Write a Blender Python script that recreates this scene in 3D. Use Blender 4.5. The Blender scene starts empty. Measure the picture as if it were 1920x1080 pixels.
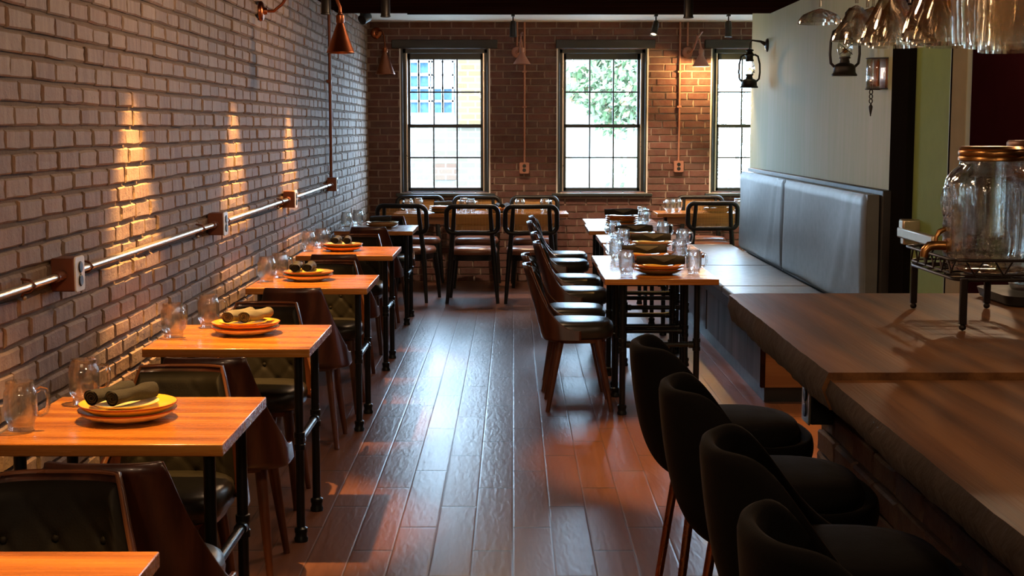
import bpy, bmesh, math, random
from mathutils import Vector, Matrix
PI = math.pi
R = math.radians
rnd = random.Random(7)
C = bpy.context.scene.collection
SC = bpy.context.scene

# ------------------------------------------------------------------ node helpers
class NT:
    def __init__(s, mat):
        s.nt = mat.node_tree; s.nt.nodes.clear(); s.L = s.nt.links
    def n(s, typ, ins=None, **props):
        nd = s.nt.nodes.new(typ)
        for k, v in props.items():
            setattr(nd, k, v)
        for k, v in (ins or {}).items():
            sock = nd.inputs[k]
            if isinstance(v, bpy.types.NodeSocket): s.L.new(v, sock)
            elif isinstance(v, bpy.types.Node): s.L.new(v.outputs[0], sock)
            else: sock.default_value = v
        return nd
    def math(s, op, a, b=0.0, c=None, clamp=False):
        ins = {0: a, 1: b}
        if c is not None: ins[2] = c
        nd = s.n('ShaderNodeMath', ins, operation=op); nd.use_clamp = clamp
        return nd.outputs[0]
    def ramp(s, fac, stops, interp='LINEAR'):
        nd = s.n('ShaderNodeValToRGB', {0: fac}); cr = nd.color_ramp; cr.interpolation = interp
        while len(cr.elements) < len(stops): cr.elements.new(0.5)
        for e, (p, c) in zip(cr.elements, stops):
            e.position = p; e.color = (*c, 1) if len(c) == 3 else c
        return nd.outputs[0]
    def mix(s, fac, a, b, mode='MIX'):
        nd = s.n('ShaderNodeMix', data_type='RGBA', blend_type=mode)
        for i, v in ((0, fac), (6, a), (7, b)):
            if isinstance(v, bpy.types.NodeSocket): s.L.new(v, nd.inputs[i])
            else: nd.inputs[i].default_value = v if i == 0 else ((*v, 1) if len(v) == 3 else v)
        return nd.outputs[2]
    def coord(s, which='Object', scale=(1, 1, 1), rot=(0, 0, 0), loc=None):
        tc = s.n('ShaderNodeTexCoord')
        v = tc.outputs[which]
        if loc is not None:
            v = s.n('ShaderNodeVectorMath', {0: v, 1: loc}, operation='ADD').outputs[0]
        mp = s.n('ShaderNodeMapping', {'Vector': v, 'Scale': scale, 'Rotation': rot})
        return mp.outputs[0]
    def rand_off(s):
        oi = s.n('ShaderNodeObjectInfo')
        m = s.math('MULTIPLY', oi.outputs['Random'], 37.0)
        return s.n('ShaderNodeCombineXYZ', {0: m, 1: m, 2: m}).outputs[0]
    def noise(s, vec, scale=5, detail=3, rough=0.5, dist=0.0):
        return s.n('ShaderNodeTexNoise', {'Vector': vec, 'Scale': scale, 'Detail': detail, 'Roughness': rough, 'Distortion': dist}).outputs[0]
    def bump(s, h, strength=0.3, dist=0.01):
        return s.n('ShaderNodeBump', {'Height': h, 'Strength': strength, 'Distance': dist}).outputs[0]
    def out(s, sh):
        s.n('ShaderNodeOutputMaterial', {'Surface': sh})

def setc(v): return (*v, 1) if len(v) == 3 else v
def newmat(name):
    m = bpy.data.materials.new(name); m.use_nodes = True
    return m, NT(m)
def principled(t, **k):
    names = dict(color='Base Color', rough='Roughness', metal='Metallic', normal='Normal', spec='Specular IOR Level', coat='Coat Weight', coatr='Coat Roughness',
                 sheen='Sheen Weight', sheenr='Sheen Roughness', sheent='Sheen Tint', emit='Emission Color', emits='Emission Strength', trans='Transmission Weight', ior='IOR', sub='Subsurface Weight')
    ins = {}
    for kk, v in k.items():
        if v is None: continue
        if kk in ('color', 'emit', 'sheent') and not isinstance(v, bpy.types.NodeSocket): v = setc(v)
        ins[names[kk]] = v
    return t.n('ShaderNodeBsdfPrincipled', ins).outputs[0]
def plain(name, color, rough=0.5, metal=0.0, var=0.12, bumps=0.0, bscale=60, **k):
    m, t = newmat(name)
    v = t.coord('Object')
    n = t.noise(v, 9, 4)
    f = t.math('MULTIPLY_ADD', n, 2 * var, 1 - var)
    vec = t.n('ShaderNodeVectorMath', {0: setc(color)[:3], 3: f}, operation='SCALE').outputs[0]
    nm = t.bump(t.noise(v, bscale, 3), bumps, 0.004) if bumps else None
    rr = t.math('MULTIPLY_ADD', t.noise(v, 23, 3), 0.16, rough - 0.08)
    t.out(principled(t, color=vec, rough=rr, metal=metal, normal=nm, **k)); return m
def wood(name, c1, c2, c3, axis='Y', rough=0.35, scale=1.0, coat=0.0, bump=0.15, fine=1.0, rot=None, spec=0.5):
    """long-grained timber; axis = grain direction in the object's space"""
    m, t = newmat(name)
    st = {'X': (0.9, 9, 9), 'Y': (9, 0.9, 9), 'Z': (9, 9, 0.9)}[axis]
    st = tuple(q * scale for q in st)
    v = t.coord('Object', st, rot or (0, 0, 0), t.rand_off())
    big = t.noise(v, 1.1, 3, 0.55, 1.4)
    wv = t.n('ShaderNodeTexWave', {'Vector': v, 'Scale': 0.55, 'Distortion': 7.0, 'Detail': 3.0, 'Detail Scale': 1.2}, wave_type='BANDS', bands_direction='DIAGONAL').outputs['Fac']
    st2 = tuple((q * 7 if q > 2 * scale else q * 2.2) for q in st)
    v2 = t.coord('Object', st2, rot or (0, 0, 0), t.rand_off())
    fib = t.noise(v2, 2.0 * fine, 3, 0.6)
    f = t.math('ADD', t.math('MULTIPLY', big, 0.6), t.math('ADD', t.math('MULTIPLY', wv, 0.22), t.math('MULTIPLY', fib, 0.28)))
    col = t.ramp(f, [(0.3, c1), (0.55, c2), (0.85, c3)])
    nm = t.bump(t.math('ADD', fib, t.math('MULTIPLY', wv, 0.4)), bump, 0.003)
    rr = t.math('MULTIPLY_ADD', fib, 0.18, rough - 0.09)
    t.out(principled(t, color=col, rough=rr, normal=nm, coat=coat, coatr=0.12, spec=spec)); return m
def glass(name, tint=(1, 1, 1), rough=0.02, edge=0.75, base=0.06, ripple=0.0, film=0.0):
    """clear thin glass: see-through face on, mirror-like at grazing angles"""
    m, t = newmat(name)
    lw = t.n('ShaderNodeLayerWeight', {'Blend': 0.35})
    nm = t.bump(t.noise(t.coord('Object'), 14, 2, 0.5, 0.6), ripple, 0.01) if ripple else None
    if nm is not None: t.L.new(nm, lw.inputs['Normal'])
    f = t.math('MULTIPLY_ADD', t.math('POWER', lw.outputs['Facing'], 2.2), edge, base, clamp=True)
    tr = t.n('ShaderNodeBsdfTransparent', {0: setc(tint)}).outputs[0]
    ins = {0: (1, 1, 1, 1), 'Roughness': rough}
    if nm is not None: ins['Normal'] = nm
    gl = t.n('ShaderNodeBsdfGlossy', ins).outputs[0]
    thin = t.n('ShaderNodeMixShader', {0: f, 1: tr, 2: gl}).outputs[0]
    if film:                      # part of the light really bends in the thick moulded glass
        ins2 = {0: setc(tint), 'Roughness': rough, 'IOR': 1.46}
        if nm is not None: ins2['Normal'] = nm
        thin = t.n('ShaderNodeMixShader', {0: film, 1: thin, 2: t.n('ShaderNodeBsdfGlass', ins2).outputs[0]}).outputs[0]
    t.out(thin); return m
def emit(name, color, strength):
    m, t = newmat(name)
    t.out(t.n('ShaderNodeEmission', {0: setc(color), 1: strength}).outputs[0]); return m

# ------------------------------------------------------------------ materials
M = {}
M['table'] = wood('oak table top', (0.19, 0.058, 0.010), (0.36, 0.130, 0.022), (0.52, 0.235, 0.042), 'X', 0.27, 1.0, 0.3, 0.01)
M['walnut'] = wood('walnut ply', (0.022, 0.006, 0.0035), (0.052, 0.015, 0.008), (0.095, 0.030, 0.015), 'Z', 0.32, 1.0, 0.3, 0.05)
M['walnut_leg'] = wood('walnut legs', (0.04, 0.012, 0.007), (0.085, 0.027, 0.013), (0.14, 0.05, 0.024), 'Z', 0.35, 1.0, 0.2, 0.05)
M['counter'] = wood('bar counter oak', (0.05, 0.018, 0.005), (0.125, 0.049, 0.014), (0.23, 0.100, 0.030), 'Y', 0.45, 0.9, 0.0, 0.25, 1.4, (0, 0, R(24)), 0.25)
M['bark'] = plain('live edge bark', (0.030, 0.021, 0.017), 0.85, 0, 0.6, 0.9, 30, spec=0.15)
M['ropewood'] = wood('weathered bench boards', (0.018, 0.015, 0.015), (0.075, 0.066, 0.064), (0.15, 0.135, 0.13), 'Z', 0.5, 0.34, 0.0, 0.5, 0.6)
M['endwood'] = wood('bench end board', (0.11, 0.038, 0.012), (0.25, 0.095, 0.03), (0.34, 0.15, 0.05), 'X', 0.45, 0.8, 0.0, 0.35)
M['darkwood'] = wood('dark stained beam', (0.012, 0.004, 0.003), (0.022, 0.008, 0.005), (0.035, 0.013, 0.009), 'X', 0.95, 0.6, 0, 0.3, spec=0.0)
M['blackwood'] = plain('black stained wood', (0.009, 0.009, 0.010), 0.42, 0, 0.2, spec=0.3)
M['lintel'] = wood('blackened window header', (0.012, 0.012, 0.012), (0.022, 0.022, 0.021), (0.04, 0.038, 0.036), 'X', 0.55, 1, 0, 0.4)
M['pipe'] = plain('black iron pipe', (0.02, 0.023, 0.024), 0.33, 0.75, 0.2, 0.05)
M['leather'] = plain('dark olive leather', (0.0075, 0.006, 0.0036), 0.6, 0, 0.15, 0.12, 220, spec=0.15)
M['seatleather'] = plain('worn seat leather', (0.022, 0.020, 0.015), 0.34, 0, 0.15, 0.1, 200, spec=0.38)
M['piping'] = plain('copper brown piping', (0.16, 0.06, 0.025), 0.3, 0.2)
M['vinyl'] = plain('brown vinyl seat', (0.20, 0.085, 0.055), 0.3, 0, 0.15, 0.06, 150)
M['bench'] = plain('grey bench leather', (0.115, 0.125, 0.12), 0.42, 0, 0.2, 0.1, 130, spec=0.35)
M['benchedge'] = plain('bench frame black', (0.018, 0.017, 0.017), 0.5)
M['velvet'] = plain('black velvet', (0.003, 0.0025, 0.0022), 0.95, 0, 0.3, 0.15, 300, sheen=0.06, sheenr=0.35, sheent=(0.35, 0.22, 0.14), spec=0.1)
M['copper'] = plain('aged copper', (0.30, 0.095, 0.042), 0.33, 0.95, 0.25)
M['copper_dark'] = plain('dark copper box', (0.17, 0.055, 0.028), 0.42, 0.35, 0.3, 0.15, 40)
M['copper_pink'] = plain('dull copper paint', (0.36, 0.165, 0.115), 0.5, 0.15, 0.15)
M['bronze_leg'] = plain('rose bronze tube', (0.40, 0.17, 0.085), 0.28, 1.0, 0.15)
M['steel'] = plain('zinc conduit', (0.58, 0.53, 0.45), 0.3, 0.85, 0.15)
M['white_plate'] = plain('white outlet plate', (0.74, 0.72, 0.70), 0.35)
M['black'] = plain('black plastic', (0.012, 0.012, 0.012), 0.4)
M['blackmetal'] = plain('black metal', (0.016, 0.014, 0.013), 0.42, 0.4)
M['frame'] = plain('window frame paint', (0.022, 0.03, 0.03), 0.4, 0, 0.15)
M['ceilwhite'] = plain('white ceiling', (0.72, 0.70, 0.65), 0.8)
M['plate_y'] = plain('yellow glaze', (0.72, 0.44, 0.045), 0.14, 0, 0.05)
M['plate_c'] = plain('cream glaze', (0.76, 0.64, 0.34), 0.16, 0, 0.05)
M['plate_o'] = plain('orange glaze', (0.70, 0.27, 0.035), 0.14, 0, 0.05)
M['plate_b'] = plain('olive brown glaze', (0.20, 0.15, 0.06), 0.2, 0, 0.1)
M['rim'] = plain('rust glaze rim', (0.30, 0.06, 0.012), 0.2)
M['napkin'] = plain('dark olive napkin', (0.016, 0.0135, 0.0095), 0.85, 0, 0.25, 0.4, 260)
M['napkin_light'] = plain('lighter napkin copy', (0.12, 0.108, 0.075), 0.85, 0, 0.25, 0.4, 260)  # lighter napkin copy: spotlight on rolls put into colour; shared by the flaps
M['glass'] = glass('mug glass', (0.97, 0.985, 0.98), 0.0, 0.95, 0.11, 0.0, 0.38)
M['wine'] = glass('stemware glass', (0.985, 0.955, 0.90), 0.02, 0.9, 0.10, 0.2, 0.3)
M['jar'] = glass('jar glass', (0.95, 0.965, 0.955), 0.02, 0.9, 0.08, 0.3, 0.4)
M['pane'] = glass('window pane', (0.97, 0.98, 0.98), 0.0, 0.5, 0.04)
M['brass'] = plain('antique brass', (0.42, 0.21, 0.07), 0.3, 0.95, 0.2)
M['wire'] = plain('dark wire', (0.02, 0.014, 0.011), 0.4, 0.7)
M['maroon'] = plain('maroon wall', (0.016, 0.0032, 0.0042), 0.95, 0, 0.25, 0.05, 20, spec=0.0)
M['beige'] = plain('beige trim', (0.24, 0.20, 0.115), 0.9, spec=0.1)
M['matteblack'] = plain('matte black paint', (0.008, 0.007, 0.006), 0.95, 0, 0.2, spec=0.0)
M['doorgreen'] = plain('green door', (0.21, 0.30, 0.10), 0.8, 0, 0.1, spec=0.15)
M['paleg'] = plain('pale green edge', (0.50, 0.62, 0.52), 0.5)
M['aluminium'] = plain('push bar metal', (0.50, 0.42, 0.30), 0.35, 0.8)
M['bulb'] = emit('warm bulb', (1.0, 0.62, 0.26), 14)
M['bulb_soft'] = emit('lantern bulb', (1.0, 0.75, 0.35), 4)
M['lens'] = emit('spot lens', (1.0, 0.72, 0.45), 2.0)

def brick_mat(name, cols, dirt, dirt_amt, rough, streak=(1, 1, 1), bump=0.5):
    m, t = newmat(name)
    g = t.n('ShaderNodeNewGeometry')
    v = t.coord('Object')
    base = t.ramp(g.outputs['Random Per Island'], cols, 'LINEAR')
    n1 = t.noise(t.coord('Object', streak), 14, 4, 0.6)
    f = t.math('MULTIPLY', t.ramp(n1, [(0.42, (0, 0, 0)), (0.72, (1, 1, 1))]), dirt_amt)
    col = t.mix(f, base, dirt)
    n2 = t.noise(v, 60, 3, 0.6)
    col = t.mix(t.math('MULTIPLY', t.ramp(n2, [(0.62, (0, 0, 0)), (0.75, (1, 1, 1))]), 0.5), col, tuple(c * 0.35 for c in cols[0][1]))
    nm = t.bump(t.math('ADD', t.noise(v, 42, 4, 0.6), t.math('MULTIPLY', t.noise(v, 150, 2), 0.4)), bump, 0.006)
    t.out(principled(t, color=col, rough=rough, normal=nm)); return m
M['brick_l'] = brick_mat('worn grey brown brick', [(0.0, (0.165, 0.097, 0.068)), (0.35, (0.205, 0.138, 0.100)), (0.7, (0.245, 0.168, 0.120)), (1.0, (0.185, 0.107, 0.075))], (0.35, 0.27, 0.195), 0.55, 0.72, (1, 2.4, 0.5))
M['brick_b'] = brick_mat('red brown brick', [(0.0, (0.088, 0.034, 0.029)), (0.4, (0.120, 0.047, 0.040)), (0.75, (0.142, 0.055, 0.046)), (1.0, (0.102, 0.052, 0.046))], (0.19, 0.125, 0.095), 0.5, 0.8)
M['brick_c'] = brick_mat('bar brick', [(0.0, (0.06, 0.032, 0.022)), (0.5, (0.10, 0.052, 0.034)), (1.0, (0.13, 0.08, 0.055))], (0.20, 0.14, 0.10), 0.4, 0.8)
M['mortar_l'] = plain('tan mortar', (0.150, 0.098, 0.062), 0.9, 0, 0.3, 0.6, 70)
M['mortar_b'] = plain('light mortar', (0.33, 0.245, 0.20), 0.9, 0, 0.2, 0.4, 70)
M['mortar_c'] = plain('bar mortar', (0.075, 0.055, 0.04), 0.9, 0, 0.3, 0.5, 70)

def green_wall():
    m, t = newmat('sage plaster')
    v = t.coord('Object', (1, 5, 0.45))
    n = t.noise(v, 4, 4, 0.6); n2 = t.noise(t.coord('Object', (1, 1, 0.3)), 1.2, 2)
    col = t.ramp(t.math('ADD', t.math('MULTIPLY', n, 0.6), t.math('MULTIPLY', n2, 0.4)), [(0.3, (0.36, 0.42, 0.24)), (0.7, (0.46, 0.475, 0.33))])
    t.out(principled(t, color=col, rough=0.65, spec=0.25, normal=t.bump(t.noise(t.coord('Object'), 40, 4), 0.15, 0.004))); return m
M['sage'] = green_wall()

def floor_mat():
    m, t = newmat('plank tile floor')
    tc = t.n('ShaderNodeTexCoord'); sp = t.n('ShaderNodeSeparateXYZ', {0: tc.outputs['Object']})
    W, Ln = 0.1485, 0.918
    u = t.math('DIVIDE', sp.outputs[0], W); k = t.math('FLOOR', u); fu = t.math('SUBTRACT', u, k)
    vv = t.math('SUBTRACT', t.math('DIVIDE', t.math('SUBTRACT', sp.outputs[1], 0.81), Ln), t.math('MULTIPLY', k, 1 / 3.0))
    j = t.math('FLOOR', vv); fv = t.math('SUBTRACT', vv, j)
    du = t.math('MULTIPLY', t.math('MINIMUM', fu, t.math('SUBTRACT', 1.0, fu)), W)
    dv = t.math('MULTIPLY', t.math('MINIMUM', fv, t.math('SUBTRACT', 1.0, fv)), Ln)
    d = t.math('MINIMUM', du, dv)
    joint = t.math('DIVIDE', t.math('SUBTRACT', t.math('MINIMUM', du, t.math('MULTIPLY', dv, 0.2)), 0.0008), 0.0012, clamp=True)   # 0 in the joint
    edge = t.math('DIVIDE', t.math('MINIMUM', du, t.math('MULTIPLY', dv, 0.35)), 0.006, clamp=True)
    wn = t.n('ShaderNodeTexWhiteNoise', {'Vector': t.n('ShaderNodeCombineXYZ', {0: k, 1: j}).outputs[0]}, noise_dimensions='3D')
    pid = wn.outputs['Value']
    off = t.n('ShaderNodeCombineXYZ', {0: t.math('MULTIPLY', pid, 31.0), 1: t.math('MULTIPLY', pid, 17.0), 2: pid}).outputs[0]
    pv = t.n('ShaderNodeVectorMath', {0: tc.outputs['Object'], 1: off}, operation='ADD').outputs[0]
    grain = t.noise(t.n('ShaderNodeMapping', {'Vector': pv, 'Scale': (30, 2.0, 1)}).outputs[0], 1.2, 2, 0.5, 0.6)
    scr = t.noise(t.n('ShaderNodeMapping', {'Vector': pv, 'Scale': (48, 9, 1), 'Rotation': (0, 0, R(7))}).outputs[0], 1.0, 0, 0.4, 0.7)
    swell = t.noise(t.n('ShaderNodeMapping', {'Vector': pv, 'Scale': (5, 2.4, 1)}).outputs[0], 1.0, 1)
    c = t.ramp(t.math('ADD', t.math('MULTIPLY', grain, 0.78), t.math('MULTIPLY', pid, 0.22)), [(0.2, (0.098, 0.040, 0.025)), (0.5, (0.130, 0.055, 0.034)), (0.85, (0.170, 0.075, 0.046))])
    col = t.mix(joint, (0.045, 0.03, 0.024), c)
    h = t.math('ADD', t.math('MULTIPLY', edge, 0.8), t.math('ADD', t.math('MULTIPLY', scr, 0.9), t.math('MULTIPLY', swell, 0.6)))
    rr = t.math('ADD', t.math('MULTIPLY_ADD', grain, 0.05, 0.265), t.math('MULTIPLY', pid, 0.03))
    t.out(principled(t, color=col, rough=rr, normal=t.bump(h, 0.30, 0.003), spec=0.36)); return m
M['floor'] = floor_mat()

def cane():
    m, t = newmat('woven cane')
    tc = t.n('ShaderNodeTexCoord'); sp = t.n('ShaderNodeSeparateXYZ', {0: tc.outputs['Object']})
    def cell(o): return t.math('ABSOLUTE', t.math('SUBTRACT', t.math('FRACT', t.math('DIVIDE', o, 0.013)), 0.5))
    mx = t.math('MAXIMUM', cell(sp.outputs[0]), cell(sp.outputs[2]))
    hole = t.math('LESS_THAN', mx, 0.35)
    wv = principled(t, color=(0.72, 0.38, 0.10), rough=0.6)
    t.out(t.n('ShaderNodeMixShader', {0: hole, 1: wv, 2: t.n('ShaderNodeBsdfTransparent').outputs[0]}).outputs[0]); return m
M['cane'] = cane()

# ------------------------------------------------------------------ mesh helpers
class MB:
    def __init__(s): s.v = []; s.f = []
    def add(s, vs, fs):
        o = len(s.v); s.v += [tuple(p) for p in vs]; s.f += [tuple(i + o for i in f) for f in fs]; return s
    def box(s, x0, x1, y0, y1, z0, z1, mtx=None):
        vs = [Vector((x, y, z)) for z in (z0, z1) for y in (y0, y1) for x in (x0, x1)]
        if mtx is not None: vs = [mtx @ p for p in vs]
        return s.add(vs, [(0, 2, 3, 1), (4, 5, 7, 6), (0, 1, 5, 4), (2, 6, 7, 3), (0, 4, 6, 2), (1, 3, 7, 5)])
    def loft(s, rings, cap=True, closed=True):
        n = len(rings[0]); vs = [p for r in rings for p in r]; fs = []
        for i in range(len(rings) - 1):
            for j in range(n if closed else n - 1):
                a, b = i * n + j, i * n + (j + 1) % n
                fs.append((a, b, b + n, a + n))
        if cap and closed:
            fs.append(tuple(reversed(range(n)))); fs.append(tuple(range((len(rings) - 1) * n, len(rings) * n)))
        return s.add(vs, fs)
    def lathe(s, prof, n=24, c=(0, 0, 0), cap=True, sq=2.0):
        rings = []
        for r, z in prof:
            ring = []
            for i in range(n):
                a = 2 * PI * i / n; ca, sa = math.cos(a), math.sin(a)
                k = 1.0 if sq == 2 else (abs(ca) ** sq + abs(sa) ** sq) ** (-1.0 / sq)
                ring.append(Vector((c[0] + r * k * ca, c[1] + r * k * sa, c[2] + z)))
            rings.append(ring)
        return s.loft(rings, cap)
    def tube(s, pts, r, n=10, closed=False, cap=True):
        pts = [Vector(p) for p in pts]; m = len(pts)
        rs = r if isinstance(r, (list, tuple)) else [r] * m
        rings = []; up = None
        for i, p in enumerate(pts):
            if closed: d = (pts[(i + 1) % m] - pts[i - 1])
            else: d = pts[min(i + 1, m - 1)] - pts[max(i - 1, 0)]
            d.normalize()
            if up is None:
                up = Vector((0, 0, 1)) if abs(d.z) < 0.9 else Vector((1, 0, 0))
            up = (up - d * up.dot(d))
            if up.length < 1e-5: up = d.orthogonal()
            up.normalize(); sd = d.cross(up)
            rings.append([p + (up * math.cos(2 * PI * k / n) + sd * math.sin(2 * PI * k / n)) * rs[i] for k in range(n)])
        if closed:
            vs = [q for rg in rings for q in rg]; fs = []
            for i in range(m):
                for k in range(n):
                    a, b = i * n + k, i * n + (k + 1) % n
                    c2, d2 = ((i + 1) % m) * n + (k + 1) % n, ((i + 1) % m) * n + k
                    fs.append((a, b, c2, d2))
            return s.add(vs, fs)
        return s.loft(rings, cap)
    def grid(s, nu, nv, fn, closed_u=False):
        vs = [fn(i / nu if closed_u else i / nu, j / nv) for j in range(nv + 1) for i in range(nu if closed_u else nu + 1)]
        w = nu if closed_u else nu + 1; fs = []
        for j in range(nv):
            for i in range(nu):
                a, b = j * w + i, j * w + (i + 1) % w
                fs.append((a, b, b + w, a + w))
        return s.add(vs, fs)
    def sphere(s, c, r, n=12, m=8):
        prof = [(max(1e-4, r * math.sin(PI * i / m)), -r * math.cos(PI * i / m)) for i in range(m + 1)]
        return s.lathe(prof, n, c)
    def build(s, name, mat, parent=None, bevel=0.0, sub=0, solid=0.0, ang=40, flat=False, loc=None, rot=None, seg=2, offset=-1.0):
        me = bpy.data.meshes.new(name); me.from_pydata(s.v, [], s.f); me.update()
        bm = bmesh.new(); bm.from_mesh(me)
        bmesh.ops.recalc_face_normals(bm, faces=bm.faces); bm.to_mesh(me); bm.free()
        me.materials.append(M[mat] if isinstance(mat, str) else mat)
        if not flat:
            me.shade_smooth(); me.set_sharp_from_angle(angle=R(ang))
        o = bpy.data.objects.new(name, me); C.objects.link(o)
        if parent is not None: o.parent = parent
        if loc: o.location = loc
        if rot: o.rotation_euler = rot
        if solid:
            d = o.modifiers.new('solid', 'SOLIDIFY'); d.thickness = solid; d.offset = offset
        if bevel:
            b = o.modifiers.new('bevel', 'BEVEL'); b.width = bevel; b.segments = seg; b.limit_method = 'ANGLE'; b.angle_limit = R(35)
        if sub:
            q = o.modifiers.new('sub', 'SUBSURF'); q.levels = sub; q.render_levels = sub
        return o
def thing(name, label, cat, loc=(0, 0, 0), rz=0.0, group=None):
    o = bpy.data.objects.new(name, None); C.objects.link(o); o.empty_display_size = 0.1
    o.location = loc; o.rotation_euler = (0, 0, rz); o['label'] = label; o['category'] = cat
    if group: o['group'] = group
    return o
def tag(o, label, cat, group=None):
    o['label'] = label; o['category'] = cat
    if group: o['group'] = group
    return o
def struct(o):
    o['kind'] = 'structure'; return o
def senv(name):
    o = bpy.data.objects.new(name, None); C.objects.link(o); o['kind'] = 'structure'; return o
def dup(src, loc, rz, label, group=None):
    r = src.copy(); C.objects.link(r); r.location = loc; r.rotation_euler = (0, 0, rz); r['label'] = label
    if group: r['group'] = group
    for ch in list(src.children):
        c = ch.copy(); C.objects.link(c); c.parent = r
        for g in list(ch.children):
            d = g.copy(); C.objects.link(d); d.parent = c
    return r
class Proto:
    """first placement uses the object itself, later ones copy it with its parts"""
    def __init__(s, root): s.root = root; s.used = False
    def put(s, loc, rz, label, group=None):
        if not s.used:
            s.used = True; o = s.root; o.location = loc; o.rotation_euler = (0, 0, rz); o['label'] = label
            if group: o['group'] = group
            return o
        return dup(s.root, loc, rz, label, group)
def arc(c, r, a0, a1, n, ax='xz'):
    out = []
    for i in range(n + 1):
        a = a0 + (a1 - a0) * i / n; p, q = r * math.cos(a), r * math.sin(a)
        out.append(Vector((c[0] + p, c[1], c[2] + q)) if ax == 'xz' else Vector((c[0] + p, c[1] + q, c[2])) if ax == 'xy' else Vector((c[0], c[1] + p, c[2] + q)))
    return out
def rrect(w, h, r, n=5):
    """rounded rectangle outline in 2-D, counter clockwise"""
    pts = []
    for cx, cy, a in ((w / 2 - r, h / 2 - r, 0), (-w / 2 + r, h / 2 - r, 90), (-w / 2 + r, -h / 2 + r, 180), (w / 2 - r, -h / 2 + r, 270)):
        for i in range(n + 1):
            t = R(a + 90 * i / n); pts.append((cx + r * math.cos(t), cy + r * math.sin(t)))
    return pts
# ------------------------------------------------------------------ the room shell
XL, YB, YN = -1.455, 14.35, -3.2          # brick face of the left wall, back wall, wall behind the camera
XR = 2.135; XA = 3.25                     # plastered right wall, alcove side wall at the back
ZC = 2.60; ZD = 2.495

def bricks(U0, U1, W0, W1, place, holes=(), bl=0.2105, ch=0.0705, jt=0.0115, dep=0.012, jit=0.003, cham=0.004, seed=1, ph=0.0, missing=0.0):
    rg = random.Random(seed); mb = MB(); rows = int(math.ceil((W1 - W0) / ch))
    for r in range(rows):
        w0 = W0 + r * ch + jt / 2; w1 = min(w0 + ch - jt, W1)
        if w1 - w0 < 0.02: continue
        u = U0 - (bl * 0.5 if r % 2 else 0) - ph + rg.uniform(-0.02, 0.02)
        while u < U1:
            ln = bl * rg.uniform(0.95, 1.05)
            segs = [(max(u + jt / 2, U0), min(u + ln - jt / 2, U1))]
            for (a, b, c, d) in holes:
                if w0 + (ch - jt) * 0.5 > c and w0 + (ch - jt) * 0.5 < d:
                    ns = []
                    for (s0, s1) in segs:
                        if s1 <= a or s0 >= b: ns.append((s0, s1)); continue
                        if s0 < a: ns.append((s0, a))
                        if s1 > b: ns.append((b, s1))
                    segs = ns
            u += ln
            for (s0, s1) in segs:
                if s1 - s0 < 0.02: continue
                j = lambda k=1.0: rg.uniform(-jit, jit) * k
                dd = dep + rg.uniform(-0.003, 0.004); cm = cham * rg.uniform(0.7, 1.5)
                # outline with a mid point on every side so edges read as chipped
                o = [(s0 + j(), w0 + j()), ((s0 + s1) / 2 + j(4), w0 + j(.6)), (s1 + j(), w0 + j()), (s1 - .004 - abs(j(1.5)), (w0 + w1) / 2 + j(2)),
                     (s1 + j(), w1 + j()), ((s0 + s1) / 2 + j(4), w1 + j(.6)), (s0 + j(), w1 + j()), (s0 + abs(j()), (w0 + w1) / 2 + j(2))]
                cu, cw = (s0 + s1) / 2, (w0 + w1) / 2
                def ins(p, k): return (p[0] + (k if p[0] < cu - 0.02 else -k if p[0] > cu + 0.02 else 0), p[1] + (k if p[1] < cw - 0.012 else -k if p[1] > cw + 0.012 else 0))
                vs = [place(p[0], p[1], -0.004) for p in o] + [place(p[0], p[1], dd - cm) for p in o] + [place(*ins(p, cm), dd + j(0.3)) for p in o]
                fs = [(a, (a + 1) % 8, 8 + (a + 1) % 8, 8 + a) for a in range(8)] + [(8 + a, 8 + (a + 1) % 8, 16 + (a + 1) % 8, 16 + a) for a in range(8)]
                fs.append(tuple(range(16, 24)))
                mb.add(vs, fs)
    return mb

# floor and ceiling
struct(MB().box(XL - 0.25, XA + 0.2, YN - 0.2, YB + 0.25, -0.2, 0).build('floor', 'floor', flat=True))
struct(MB().box(XL - 0.25, XA + 0.2, 11.9, YB + 0.3, ZC, ZC + 0.2).build('ceiling', 'ceilwhite', flat=True))
struct(MB().box(XL - 0.25, XA + 0.2, YN - 0.2, 11.95, ZD, ZD + 0.3).build('trim_1', 'darkwood', flat=True))

# left wall : mortar bed with every brick modelled
wl = struct(MB().box(XL - 0.25, XL - 0.012, YN - 0.2, YB + 0.3, 0, 2.8).build('wall_left', 'mortar_l', flat=True))
bl = bricks(1.2, YB, 0.0, ZC, lambda u, w, d: (XL - 0.012 + d, u, w), seed=3, dep=0.012, jit=0.0028, cham=0.006, jt=0.0125).build('brickwork', 'brick_l', wl, flat=True)

# back wall with three window openings
WIN = [(-1.126, -0.241, 0.895, 2.34), (0.447, 1.343, 0.895, 2.34), (1.99, 2.875, 0.895, 2.34)]
wb = MB(); xs = XL - 0.25
for (a, b, c, d) in WIN:
    wb.box(xs, a, YB + 0.012, YB + 0.30, 0, 2.8); wb.box(a, b, YB + 0.012, YB + 0.30, 0, c); wb.box(a, b, YB + 0.012, YB + 0.30, d, 2.8); xs = b
wb.box(xs, XA + 0.2, YB + 0.012, YB + 0.30, 0, 2.8)
wbk = struct(wb.build('wall_back', 'mortar_b', flat=True))
bricks(XL, XA, 0.0, ZC, lambda u, w, d: (u, YB + 0.012 - d, w), WIN, seed=9, dep=0.012, jit=0.0012, cham=0.002, jt=0.0125).build('brickwork', 'brick_b', wbk, flat=True)

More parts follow.
